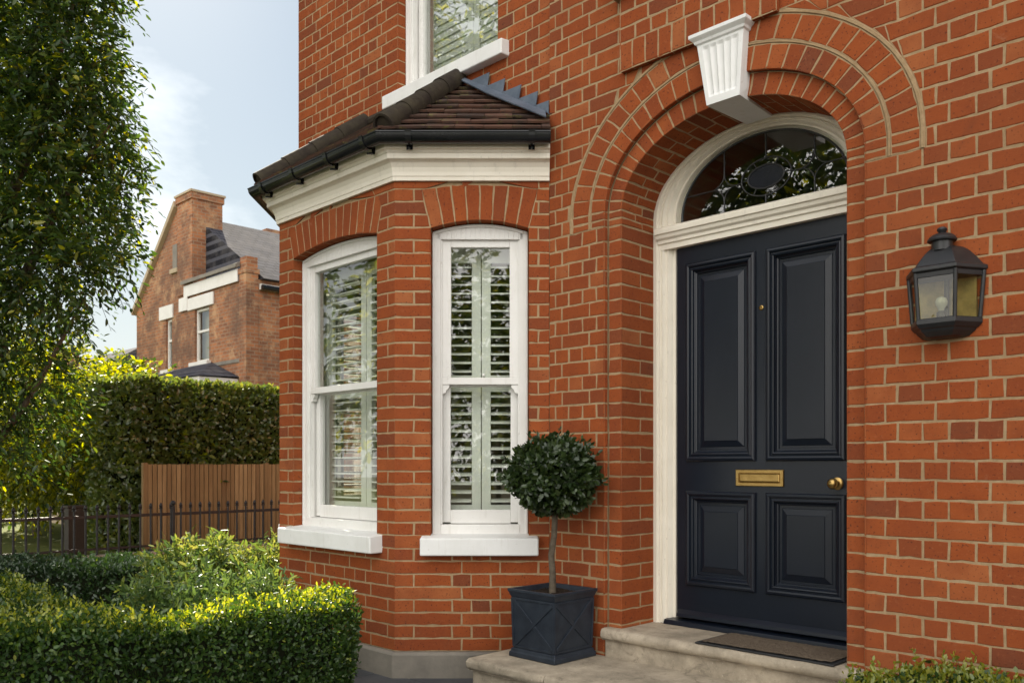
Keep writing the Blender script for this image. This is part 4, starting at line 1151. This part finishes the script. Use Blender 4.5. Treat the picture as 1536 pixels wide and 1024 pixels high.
def shrub(name, label, c, rx, ry, h, n, leaf, mats, lw=.34, group=None, stems=True, up=.5, z0=0, young=.2):
    root = empty(name, (c[0], c[1], z0), label, 'shrub', group)
    k = n//9
    th = NP.random(k)*2*np.pi; r = np.sqrt(NP.random(k)); zz = NP.random(k)**.6
    lim = np.sqrt(np.maximum(0, 1-(zz*.96)**2.4))
    P = np.column_stack([c[0]+rx*r*lim*np.cos(th), c[1]+ry*r*lim*np.sin(th), z0+zz*h*(.9+.16*np.sin(th*3+1)+.10*np.sin(th*7))])
    out = unit(np.column_stack([(P[:, 0]-c[0])/rx, (P[:, 1]-c[1])/ry, np.full(k, .2)]))
    ax = unit(out*.6+np.array([0, 0, up])+NP.normal(size=(k, 3))*.35)
    pos, dd = [], []
    for j in range(9):
        f = j/8.; pos.append(P+ax*(f*leaf*2.4)[None] if False else P+ax*(f*leaf*2.4)); dd.append(unit(ax*(.35+.5*f)+rnd_dirs(k)*.9))
    pos = np.concatenate(pos); dd = np.concatenate(dd); L = leaf*NP.uniform(.6, 1.25, len(pos))
    V = leaf_arrays(pos, dd, rnd_dirs(len(pos))+np.array([0, 0, .8]), L, L*lw*NP.uniform(.8, 1.2, len(pos)))
    y = NP.random(len(pos)) < young
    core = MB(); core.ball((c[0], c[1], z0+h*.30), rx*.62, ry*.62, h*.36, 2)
    for i in range(14):
        a = R.uniform(0, 6.28); q = R.uniform(.2, .75)
        core.tube([(c[0]+.1*rx*math.cos(a), c[1]+.1*ry*math.sin(a), z0), (c[0]+q*rx*.6*math.cos(a), c[1]+q*ry*.6*math.sin(a), z0+h*.5), (c[0]+q*rx*math.cos(a), c[1]+q*ry*math.sin(a), z0+h*.86)], [.006, .005, .002], 5, 2)
    leaf_mesh('leaves', [(V[~y], 0), (V[y], 1)], [mats[0], mats[1], M['twig']], root, core)
    return root
def cg(px, d): v = c2w((px-PCX)/F*d, d); return (v.x, v.y)
G1 = 'loose shrubs inside the box hedging'
GS = (M['L_grey'], M['L_shrub']); SH = (M['L_shrub'], M['L_grey'])
shrub('shrub', 'mid green leafy shrub low behind the front hedge', cg(275, 4.8), .42, .42, .56, 6500, .055, GS, .30, G1, young=.15)
shrub('shrub', 'mid green shrub nearest the bay wall, right of its twin', cg(378, 5.0), .40, .40, .55, 6000, .052, GS, .30, G1, young=.25)
shrub('shrub', 'pale green shrub with tall shoots in front of the railings', cg(300, 6.1), .50, .45, .62, 6500, .060, SH, .32, G1, young=.2)
shrub('shrub', 'yellowish bushy shrub against the left end of the bay', cg(392, 6.3), .42, .42, .60, 5200, .055, SH, .34, G1, young=.1)

# topiary ball on a bare stem
tp_ = empty('topiary_tree', (PXC, PYC, PZ+PH-.03), 'clipped bay ball on a bare stem growing in the blue planter', 'topiary')
mb = MB()
zt0 = PZ+PH-.04
stem = [(PXC, PYC, zt0), (PXC+.004, PYC-.004, zt0+.12), (PXC-.006, PYC-.004, zt0+.22), (PXC+.008, PYC+.004, zt0+.33), (PXC+.010, PYC+.01, zt0+.46), (PXC, PYC, zt0+.62)]
mb.tube(stem, [.021, .0185, .0175, .0170, .0165, .014], 12)
for i in range(9):
    a = i*.698; mb.tube([(PXC, PYC, zt0+.44+.012*i), (PXC+.10*math.cos(a), PYC+.10*math.sin(a), zt0+.56), (PXC+.19*math.cos(a), PYC+.19*math.sin(a), zt0+.62+.05*math.sin(a*2))], [.008, .006, .003], 6)
mb.build('trunk', M['bark'], tp_, smooth=True)
n = 6000
CC = np.array([PXC, PYC, 1.192]); RR = np.array([.244, .244, .205])
o = rnd_dirs(n); rad = .62+.38*NP.random(n)**.5
bumps = 1+.09*vnoise(o, 4, 2)+.08*vnoise(o, 9, 5)
pos = CC + o*RR*(rad*bumps)[:, None]
d = unit(o*.7+rnd_dirs(n)*.85+np.array([0, 0, .1])); L = .038*NP.uniform(.6, 1.25, n)
V = leaf_arrays(pos, d, unit(o+rnd_dirs(n)*.8), L, L*NP.uniform(.55, .7, n), .2, .2)
core = MB(); core.ball(tuple(CC), .13, .13, .10, 1)
so = rnd_dirs(60); so = so[so[:, 2] > -.3]
sp, sd = [], []
for j in range(5): sp.append(CC+so*RR*1.0+so*(.012*j)); sd.append(unit(so+rnd_dirs(len(so))*.8))
sp = np.concatenate(sp); sd = np.concatenate(sd)
leaf_mesh('crown', [(V, 0), (leaf_arrays(sp, sd, rnd_dirs(len(sp)), np.full(len(sp), .034), np.full(len(sp), .018)), 0)], [M['L_top'], M['twig']], tp_, core)

def twig_tree(name, label, base, mats, crown_fn, ntw, leaf, trunk, group=None, nl=11, lw=.32, tl=.45, droop=.5, limbs=None, cat='tree', young=.0):
    """crown_fn(k) -> k twig start points and outward directions; leaves alternate along drooping twigs"""
    root = empty(name, base, label, cat, group)
    mb = MB()
    for pts, rad in trunk: mb.tube(pts, rad, 10)
    P, D = crown_fn(ntw)
    k = len(P); Ls = tl*NP.uniform(.6, 1.3, k)
    pos, dd, nn = [], [], []
    side = unit(np.cross(D, np.array([0, 0, 1.])+NP.normal(size=(k, 3))*.3))
    for j in range(nl):
        f = (j+.5)/nl
        q = P + D*(f*Ls)[:, None] + np.array([0, 0, -1.])*(droop*(f**2)*Ls)[:, None]
        sg = (1 if j % 2 else -1)
        pos.append(q); dd.append(unit(D*.75+side*sg*.75+np.array([0, 0, -.35])+NP.normal(size=(k, 3))*.3)); nn.append(unit(np.array([0, 0, 1.])+NP.normal(size=(k, 3))*.55))
    pos, dd, nn = map(np.concatenate, (pos, dd, nn))
    L = leaf*NP.uniform(.6, 1.2, len(pos))
    V = leaf_arrays(pos, dd, nn, L, L*lw*NP.uniform(.8, 1.25, len(pos)), .2, .25)
    core = MB()
    for i in range(0, k, 3):
        a = Vector(P[i]); b = Vector(P[i]+D[i]*Ls[i]*.55)+Vector((0, 0, -droop*.3*Ls[i])); c = Vector(P[i]+D[i]*Ls[i])+Vector((0, 0, -droop*Ls[i]))
        core.tube([a, b, c], [.0045, .0035, .0015], 4, 1, cap=False)
    mb.build('trunk', M['bark'], root, smooth=True)
    y = NP.random(len(pos)) < young
    leaf_mesh('crown', [(V[~y], 0), (V[y], 2)], [mats[0], M['twig'], mats[-1]], root, core)
    return root

# the big tree on the left: crown lobes hung on real limbs, its right hand edge following the photo
EDGE = [(-400, 150), (-60, 185), (20, 178), (60, 168), (110, 190), (150, 178), (200, 192), (240, 205), (290, 222), (325, 205), (345, 182), (385, 196), (420, 168), (455, 178), (475, 130), (515, 118), (560, 118), (610, 122), (660, 110), (760, 90)]
def edge_at(y): return np.interp(y, [e[0] for e in EDGE], [e[1] for e in EDGE])
TB = c2w(-6.6, 9.6)
def to_cam(P):
    x, y, z = P[:, 0]-CAM.x, P[:, 1]-CAM.y, P[:, 2]-CAM.z
    d = S*(y-x); r = S*(x+y); return PCX+F*r/d, HY-F*z/d, d
lobes = [((-5.6, 9.6, 5.6), (2.2, 1.7, 1.9)), ((-4.9, 9.2, 4.2), (1.55, 1.3, 1.3)), ((-4.6, 9.0, 3.3), (1.2, 1.1, .9)), ((-5.6, 9.3, 2.5), (1.5, 1.4, 1.4)), ((-4.7, 9.4, 6.4), (1.6, 1.4, 1.5)), ((-6.2, 9.6, 7.4), (2.2, 1.7, 1.3)), ((-6.0, 9.2, 1.7), (1.3, 1.0, .8)), ((-4.35, 9.0, 5.1), (.9, .9, .8)), ((-6.8, 9.8, 4.2), (1.6, 1.5, 2.0))]
def crown_left(n):
    Ps, Ds = [], []
    vol = np.array([a[1][0]*a[1][1]*a[1][2] for a in lobes]); vol = vol**.75; vol /= vol.sum()
    for (c, r), v in zip(lobes, vol):
        k = int(n*v*1.6); o = rnd_dirs(k); rad = NP.random(k)**.45
        q = np.array([c[0], c[1], c[2]]) + o*np.array(r)*rad[:, None]
        w = np.array([tuple(c2w(a, b, z)) for a, b, z in q])
        ow = np.column_stack([S*(o[:, 0]-o[:, 1]), S*(o[:, 0]+o[:, 1]), o[:, 2]])
        Ps.append(w); Ds.append(unit(ow*.9+rnd_dirs(k)*.6+np.array([0, 0, .1])))
    P = np.concatenate(Ps); D = np.concatenate(Ds)
    gap = vnoise(P, 2.1, 4)+.5*vnoise(P, 4.7, 1)
    px, py, dd = to_cam(P)
    tipx, tipy, _ = to_cam(P+D*.42+np.array([0, 0, -.18]))
    keep = (gap > -.58) & ((tipy < 640) | ((tipx < 150-60*NP.random(len(P))) & (tipy < 660+100*NP.random(len(P))))) & (px < edge_at(py)-3) & (tipx < edge_at(tipy)+24+14*NP.random(len(P)))
    return P[keep], D[keep]
t0 = TB
trunk_l = [([t0, c2w(-6.55, 9.6, .8), c2w(-6.4, 9.6, 2.4), c2w(-6.1, 9.6, 4.6), c2w(-5.9, 9.6, 7.0)], [.17, .14, .12, .09, .03]),
           ([c2w(-6.5, 9.6, .9), c2w(-5.6, 9.3, 1.35), c2w(-5.0, 9.1, 2.0), c2w(-4.4, 9.0, 3.0)], [.06, .045, .03, .010]),
           ([c2w(-5.5, 9.5, 2.9), c2w(-4.9, 9.3, 3.9), c2w(-4.2, 9.1, 4.8)], [.06, .045, .012]),
           ([c2w(-5.55, 9.5, 3.9), c2w(-5.0, 9.4, 5.2), c2w(-4.6, 9.3, 6.5)], [.06, .04, .012]),
           ([c2w(-5.5, 9.5, 2.4), c2w(-6.2, 9.7, 3.8), c2w(-6.9, 9.8, 5.4)], [.06, .045, .012])]
twig_tree('tree', 'large dark leafy tree filling the left edge of the photo', TB, (M['L_tree'], M['L_bush']), crown_left, 5800, .093, trunk_l, young=.09, lw=.39, droop=.6)  # share of bright leaves stands in for backlight inside the crown

def blob_crown(lobes_):
    def fn(n):
        Ps, Ds = [], []
        vol = np.array([a[1][0]*a[1][1]*a[1][2] for a in lobes_])**.7; vol /= vol.sum()
        for (c, r), v in zip(lobes_, vol):
            k = int(n*v); o = rnd_dirs(k); rad = NP.random(k)**.42
            Ps.append(np.array(c)+o*np.array(r)*rad[:, None]*(1+.15*vnoise(o, 5, c[0]))[:, None]); Ds.append(unit(o+rnd_dirs(k)*.6))
        return np.concatenate(Ps), np.concatenate(Ds)
    return fn
def wl(a, b, z, ra, rz): v = c2w(a, b, z); return ((v.x, v.y, v.z), (ra, ra, rz))
def bigbush(name, label, lob, n, leaf, mats, base, group=None, cat='bush', tl=.4, young=.3, lw=.5, th=1.2):
    tr = [([Vector(base), Vector((base[0], base[1], th))], [.07, .04])]
    for (c, r) in lob: tr.append(([Vector((base[0], base[1], .4*th)), Vector((base[0]*.5+c[0]*.5, base[1]*.5+c[1]*.5, (c[2]+.4*th)*.5)), Vector(c)], [.045, .03, .012]))
    return twig_tree(name, label, base, mats, blob_crown(lob), n, leaf, tr, group, 9, lw, tl, .35, cat=cat, young=young)
BB = (M['L_bush'], M['L_tree'])
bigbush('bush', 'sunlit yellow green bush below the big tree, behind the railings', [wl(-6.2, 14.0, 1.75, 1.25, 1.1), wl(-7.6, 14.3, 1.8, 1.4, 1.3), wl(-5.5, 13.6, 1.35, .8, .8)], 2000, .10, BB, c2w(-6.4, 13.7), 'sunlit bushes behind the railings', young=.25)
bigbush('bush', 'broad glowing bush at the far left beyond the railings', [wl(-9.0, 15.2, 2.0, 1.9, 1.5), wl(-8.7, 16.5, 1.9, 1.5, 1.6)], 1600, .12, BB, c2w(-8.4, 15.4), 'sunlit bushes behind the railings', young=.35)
bigbush('sapling', 'thin pale green sapling poking above the left end of the laurel hedge', [wl(-8.0, 18, 3.0, .42, .55), wl(-7.75, 18, 2.5, .45, .5)], 150, .13, (M['L_shrub'], M['L_bush']), c2w(-7.9, 18), cat='sapling', th=2.4, tl=.25)
bigbush('tree', 'distant tree showing through gaps behind the big tree', [wl(-14.5, 23, 3.2, 2.4, 2.0), wl(-17, 24, 3.8, 3.0, 2.6), wl(-12.4, 22.5, 2.2, 1.2, 1.2)], 1600, .17, (M['L_laurel'], M['L_bush']), c2w(-15, 23.4), cat='tree', young=.3, th=2.5)
# street trees across the road: seen only as reflections in the panes
bigbush('street_tree', 'street tree opposite the house, mirrored in the window panes', [wl(-9.8, 4.6, 4.2, 2.3, 2.3), wl(-11, 2.6, 5.2, 2.3, 2.2), wl(-11, 6.4, 3.4, 2.1, 2.2), wl(-10.6, 4.4, 7.6, 2.3, 2.2), wl(-10.4, .6, 3.6, 2.0, 2.0), wl(-10.2, 1.2, 6.4, 2.2, 2.0), wl(-10.3, -1.0, 8.0, 2.0, 1.8), wl(-10.2, 6.8, 8.4, 2.1, 2.0)], 5000, .19, (M['L_tree'], M['L_bush']), c2w(-10, 4.2), 'street trees across the road', cat='tree', th=3, lw=.45)
bigbush('street_tree', 'street tree behind the photographer, mirrored in the side window', [wl(.9, -10.5, 4.4, 2.2, 2.0), wl(-1.6, -11, 4.8, 2.1, 2.0), wl(-.2, -10, 2.5, 1.9, 1.7), wl(2.6, -11, 3.2, 1.8, 1.8), wl(-3.4, -10.6, 3.2, 1.8, 1.9)], 2800, .19, (M['L_tree'], M['L_bush']), c2w(-.3, -10.6), 'street trees across the road', cat='tree', th=3, lw=.45)

# ------------------------------------------------------------------ railings, fence, garden wall, box
rx = c2w((0-PCX)/F*10.3, 10.3).x
RY0, RY1 = -2.6, 4.9
rail = empty('iron_railing', (rx, .5, 0), 'low black iron railing with spear finials across the side of the garden', 'railing')
RT = .595
mb = MB(); mb.box(rx-.006, rx+.006, RY0, RY1, RT-.02, RT+.02); mb.build('top_rail', M['iron'], rail, bevel=.003)
mb = MB(); mb.box(rx-.006, rx+.006, RY0, RY1, .17, .20); mb.build('bottom_rail', M['iron'], rail, bevel=.003)
mb = MB(); mb.box(rx-.09, rx+.09, RY0, RY1, -.02, .11); mb.build('kerb', M['stone'], rail, bevel=.01)
mb = MB()
mb.tube([(rx, 0, .11), (rx, 0, RT+.085)], .0145, 8)
mb.lathe((rx, 0, RT+.075), [(.014, 0), (.026, .006), (.026, .014), (.014, .022), (.021, .032), (.023, .042), (.016, .062), (.005, .080), (.001, .083)], 10)
pal = mb.build('paling', M['iron'], rail, smooth=True)
y = RY0+.07; k = 0
pal.location = (0, y, 0)
while y < RY1-.2:
    y += .1365
    c = pal.copy(); COL.objects.link(c); c.parent = rail; c.matrix_parent_inverse = Matrix.Translation(-Vector(rail.location)); c.location = (0, y, 0)
mb = MB()
for yy in (-2.6, 1.32, 4.9):
    mb = MB(); mb.tube([(rx, yy, .0), (rx, yy, RT+.11)], .028, 10); mb.ball((rx, yy, RT+.145), .036, .036, .036)
    mb.build('post', M['iron'], rail, smooth=True)

f0 = c2w((214-PCX)/F*12.35, 12.35)
fen = empty('cedar_fence', (f0.x, f0.y+1, 0), 'cedar slat fence below the laurel hedge', 'fence')
mb = MB(); y = f0.y+.07
while y < f0.y+4.2:
    w = .058; mb.box(f0.x-.012, f0.x+.012+R.uniform(-.003, .003), y, y+w, .06, 1.265+R.uniform(-.004, .004)); y += w+.012
mb.build('slat_panel', M['wood'], fen)
mb = MB()
for z in (.25, 1.05): mb.box(f0.x-.05, f0.x-.0125, f0.y+.07, f0.y+4.2, z, z+.08)
mb.box(f0.x-.045, f0.x-.0125, f0.y+.07, f0.y+4.2, .06, 1.24)
mb.build('backing_rail', M['brown'], fen)
for yy in (f0.y, f0.y+1.9, f0.y+4.2):
    mb = MB(); mb.box(f0.x-.05, f0.x+.02, yy, yy+.065, 0, 1.285); mb.build('post', M['wood'], fen, bevel=.004)

b0 = pd(112, 770, 12.2)
bx = empty('garden_box', (b0.x, b0.y, 0), 'small dark brown timber box standing behind the railings', 'box')
mb = MB(); mb.box(b0.x-.09, b0.x+.09, b0.y-.11, b0.y+.11, 0, .655); mb.build('box_body', M['brown'], bx, bevel=.006)
mb = MB(); mb.box(b0.x-.105, b0.x+.105, b0.y-.125, b0.y+.125, .656, .69); mb.build('lid', M['brown'], bx, bevel=.006)
g0 = pd(135, 610, 17.5)
gw = empty('garden_wall', (g0.x, g0.y, 0), 'buff garden wall with dark coping glimpsed left of the laurel hedge', 'wall')
mb = MB(); mb.box(g0.x-3, g0.x+1.6, g0.y-.11, g0.y+.11, 0, 2.46); mb.build('wall_face', M['render'], gw, bevel=.01)
mb = MB(); mb.box(g0.x-3.03, g0.x+1.63, g0.y-.15, g0.y+.15, 2.461, 2.56); mb.build('coping', M['concrete'], gw, bevel=.012)

# ------------------------------------------------------------------ houses in the distance
FYF = 7.055
fh = empty('brick_house', (-20.2, FYF+3, 0), 'weathered brown brick house with half gable and white lintels beyond the hedge', 'house')
XL, XC, XR = -23.72, -20.74, -16.832
W1 = (-21.62, -21.2, 4.0, 5.47); W2 = (-19.75, -18.88, 4.06, 5.53); W3 = (-21.12, -20.84, 6.85, 7.55)
mb = MB()
xs = sorted({XL, XR, W1[0], W1[1], W2[0], W2[1]}); zs2 = sorted({0, 6.02, W1[2], W1[3], W2[2], W2[3]})
TH = .14
for i in range(len(xs)-1):
    for j in range(len(zs2)-1):
        xm, zm = (xs[i]+xs[i+1])/2, (zs2[j]+zs2[j+1])/2
        if any(w[0] < xm < w[1] and w[2] < zm < w[3] for w in (W1, W2)): continue
        mb.box(xs[i], xs[i+1], FYF, FYF+TH, zs2[j], zs2[j+1])
mb.box(XC+.002, XR-.35, FYF, FYF+TH, 6.021, 6.26)
mb.prism([(XL, FYF, 6.021), (XC, FYF, 6.021), (XC, FYF, 8.80)], (0, TH, 0))
mb.box(XR-.10, XR, FYF+TH+.001, FYF+10, 0, 5.98)
mb.box(XL, XL+.1, FYF+TH+.001, FYF+10, 0, 6.0)
mb.box(XR-.32, XR+.035, FYF-.035, FYF+.30, 0, 6.10); mb.box(XR-.345, XR+.06, FYF-.06, FYF+.33, 6.101, 6.22); mb.box(XR-.30, XR+.02, FYF-.02, FYF+.29, 6.221, 6.52)
mb.build('wall', M['farbrick'], fh)
mb = MB(); mb.box(XC-.02, XC+.92, FYF-.04, FYF+.85, 6.022, 8.62); mb.box(XC-.06, XC+.96, FYF-.08, FYF+.89, 8.621, 8.80); mb.build('chimney', M['farbrick'], fh)
mb = MB(); mb.box(XC-.09, XC+.99, FYF-.11, FYF+.92, 8.801, 8.86); mb.build('coping', M['render'], fh)
mb = MB(); mb.prism([(XL-.16, FYF-.12, 5.96), (XL-.10, FYF-.12, 5.86), (XC-.07, FYF-.12, 8.58), (XC-.10, FYF-.12, 8.74)], (0, .28, 0)); mb.build('verge', M['render'], fh)
mb = MB(); RXR = -20.6
mb.prism([(XR+.22, FYF+.36, 5.98), (RXR, FYF+.36, 8.36), (XL-.2, FYF+.36, 5.92)], (0, 10, 0))
mb.build('roof', M['slate'], fh)
mb = MB(); mb.box(XR-.0, XR+.10, FYF+.34, FYF+10, 5.72, 5.86); mb.build('eaves_board', M['farwhite'], fh)
mb = MB(); mb.tube([(XR+.17, FYF+.34, 5.76), (XR+.17, FYF+10, 5.76)], .07, 8); mb.build('gutter', M['gutter'], fh)
mb = MB(); mb.box(-20.29, XR-.36, FYF-.07, FYF-.041, 5.93, 6.24); mb.box(-20.60, -20.08, FYF-.072, FYF-.041, 5.56, 5.93); mb.build('white_band', M['farwhite'], fh)
mb = MB(); mb.prism([(-20.3, FYF-.16, 6.27), (-20.3, FYF-.16, 6.36), (-20.3, FYF-.042, 6.42), (-20.3, FYF-.042, 6.30)], (3.2, 0, 0)); mb.build('parapet_coping', M['concrete'], fh)
for (x0, x1, z0, z1) in ((-21.98, -21.08, 5.475, 5.86), (-20.1, -18.58, 5.535, 5.87)):
    mb = MB(); mb.box(x0, x1, FYF-.05, FYF-.003, z0, z1); mb.build('lintel', M['farwhite'], fh, bevel=.01)
mb = MB(); mb.box(XL+.2, XR, FYF-.025, FYF-.003, 3.88, 3.97); mb.build('string_course', M['concrete'], fh)
def far_window(x0, x1, z0, z1, bars=True):
    b = MB(); t = .07
    y0, y1 = FYF+.07, FYF+.135
    b.box(x0, x0+t, y0, y1, z0, z1); b.box(x1-t, x1, y0, y1, z0, z1); b.box(x0+t, x1-t, y0, y1, z1-t, z1); b.box(x0+t, x1-t, y0, y1, z0, z0+t)
    if bars: b.box(x0+t, x1-t, y0, y1, (z0*.42+z1*.58)-.03, (z0*.42+z1*.58)+.03)
    w = b.build('window', M['farwhite'], fh)
    b = MB(); b.quad((x0+t, FYF+.11, z0+t), (x1-t, FYF+.11, z0+t), (x1-t, FYF+.11, z1-t), (x0+t, FYF+.11, z1-t)); b.build('pane', M['glass'], w, recalc=False)
    b = MB(); b.box(x0-.12, x1+.10, FYF-.12, FYF+.06, z0-.10, z0-.002); b.build('sill', M['farwhite'], w)
far_window(*W1); far_window(*W2)
b = MB(); b.box(W3[0], W3[1], FYF-.02, FYF-.004, W3[2], W3[3]); b.build('attic_vent', M['concrete'], fh)
b = MB(); b.box(W3[0]-.1, W3[1]+.1, FYF-.07, FYF-.005, W3[2]-.12, W3[2]-.001); b.build('attic_sill', M['render'], fh)
b = MB(); b.box(XL+.2, XR-.2, FYF+.30, FYF+.34, 0, 6.0); b.build('interior', M['room'], fh)
# small hipped porch
pq = [(-21.4, FYF-1.1, 3.55), (-17.2, FYF-1.1, 3.46), (-17.2, FYF-.005, 3.5), (-21.4, FYF-.005, 3.55), (-20.0, FYF-.06, 3.98), (-18.6, FYF-.06, 3.98)]
b = MB(); b.add(pq, [(0, 1, 5, 4), (1, 2, 5), (3, 0, 4), (0, 3, 2, 1), (2, 3, 4, 5)]); b.build('porch_roof', M['slate'], fh)
b = MB(); b.box(-21.35, -17.25, FYF-1.05, FYF-.01, 3.2, 3.45); b.box(-21.3, -21.1, FYF-1.0, FYF-.8, 0, 3.2); b.box(-17.5, -17.3, FYF-1.0, FYF-.8, 0, 3.2); b.build('porch_beam', M['farwhite'], fh)
c0 = pd(409, 330, 29)
b = MB(); b.box(c0.x-.45, c0.x+.55, c0.y-.5, c0.y+.5, 6.2, 8.70); b.box(c0.x-.50, c0.x+.60, c0.y-.55, c0.y+.55, 8.701, 8.9); b.build('chimney', M['farbrick'], fh)

d0 = pd(178, 545, 36)
dh = empty('brick_house', (d0.x, d0.y, 0), 'distant low brick building with a slate roof left of the brown house', 'house')
b = MB(); b.box(d0.x-4.5, d0.x+1.5, d0.y-2, d0.y+3, 0, 4.4); b.box(d0.x-.9, d0.x+1.4, d0.y-2.3, d0.y-2.001, 0, 5.75); b.build('wall', M['farbrick'], dh)
b = MB(); b.prism([(d0.x-4.8, d0.y-2.3, 4.401), (d0.x-4.8, d0.y+3.3, 4.401), (d0.x-4.8, d0.y+.5, 6.1)], (5.9, 0, 0)); b.build('roof', M['slate'], dh)

# ------------------------------------------------------------------ sky, sun, camera
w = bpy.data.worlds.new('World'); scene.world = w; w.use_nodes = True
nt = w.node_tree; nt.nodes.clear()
SUN_EL = math.radians(36); AL = math.radians(66)
sd = Vector((S*(-math.cos(AL)-math.sin(AL)), S*(-math.cos(AL)+math.sin(AL)), 0)).normalized()
sky = nt.nodes.new('ShaderNodeTexSky'); sky.sky_type = 'NISHITA'; sky.sun_disc = False
sky.sun_elevation = SUN_EL; sky.sun_rotation = math.atan2(sd.x, sd.y)
sky.air_density = 1.0; sky.dust_density = 0.5; sky.ozone_density = 1.0
tc = nt.nodes.new('ShaderNodeTexCoord')
mp = nt.nodes.new('ShaderNodeMapping'); mp.inputs['Scale'].default_value = (1, 1, 2.2); lk(nt, tc.outputs['Generated'], mp.inputs['Vector'])
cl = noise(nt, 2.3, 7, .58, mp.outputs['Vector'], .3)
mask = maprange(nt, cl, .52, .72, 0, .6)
# out-of-view bright cloud behind the camera, added to light the shaded facade
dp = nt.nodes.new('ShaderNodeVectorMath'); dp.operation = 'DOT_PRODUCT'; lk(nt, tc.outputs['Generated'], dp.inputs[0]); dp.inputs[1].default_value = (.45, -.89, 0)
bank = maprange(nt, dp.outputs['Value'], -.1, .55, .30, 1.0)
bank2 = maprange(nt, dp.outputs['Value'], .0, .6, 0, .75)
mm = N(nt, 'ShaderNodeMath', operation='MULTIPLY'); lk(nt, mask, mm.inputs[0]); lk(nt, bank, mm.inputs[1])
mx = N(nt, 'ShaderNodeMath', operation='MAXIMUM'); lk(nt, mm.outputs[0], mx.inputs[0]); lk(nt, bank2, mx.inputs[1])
hz_ = N(nt, 'ShaderNodeHueSaturation', Saturation=1.05, Value=.57, Hue=.49); lk(nt, sky.outputs[0], hz_.inputs['Color'])
sk2 = mixc(nt, 1.0, hz_.outputs[0], (.92, 1.0, .995), 'MULTIPLY')
sx = nt.nodes.new('ShaderNodeSeparateXYZ'); lk(nt, tc.outputs['Generated'], sx.inputs[0])
sk2 = mixc(nt, maprange(nt, sx.outputs[2], .02, .50, .85, .0), sk2, (5.7, 5.75, 5.55))
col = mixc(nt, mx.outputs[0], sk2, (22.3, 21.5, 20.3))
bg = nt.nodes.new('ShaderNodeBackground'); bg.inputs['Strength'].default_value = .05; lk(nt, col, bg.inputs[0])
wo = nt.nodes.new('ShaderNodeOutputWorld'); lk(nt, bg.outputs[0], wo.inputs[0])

sl = bpy.data.lights.new('sun', 'SUN'); sl.energy = 5.0; sl.angle = math.radians(.6); sl.color = (1, .90, .74)
so_ = bpy.data.objects.new('sun', sl); COL.objects.link(so_)
dirv = Vector((sd.x*math.cos(SUN_EL), sd.y*math.cos(SUN_EL), math.sin(SUN_EL)))
so_.rotation_euler = dirv.to_track_quat('Z', 'Y').to_euler(); so_.location = (-10, 5, 15)

cam = bpy.data.cameras.new('camera'); co = bpy.data.objects.new('camera', cam); COL.objects.link(co)
co.location = CAM; co.rotation_euler = (math.pi/2, 0, math.pi/4)
cam.sensor_width = 36; cam.lens = F/1536*36; cam.shift_x = 0; cam.shift_y = (HY-512)/1536
cam.clip_start = .05; cam.clip_end = 500
cam.dof.use_dof = True; cam.dof.focus_distance = 4.7; cam.dof.aperture_fstop = 5.6
scene.camera = co
scene.view_settings.view_transform = 'Standard'; scene.view_settings.look = 'None'; scene.view_settings.gamma = 1; scene.view_settings.exposure = 1.66
scene.cycles.use_denoising = True
scene.cycles.max_bounces = 8; scene.cycles.transparent_max_bounces = 16
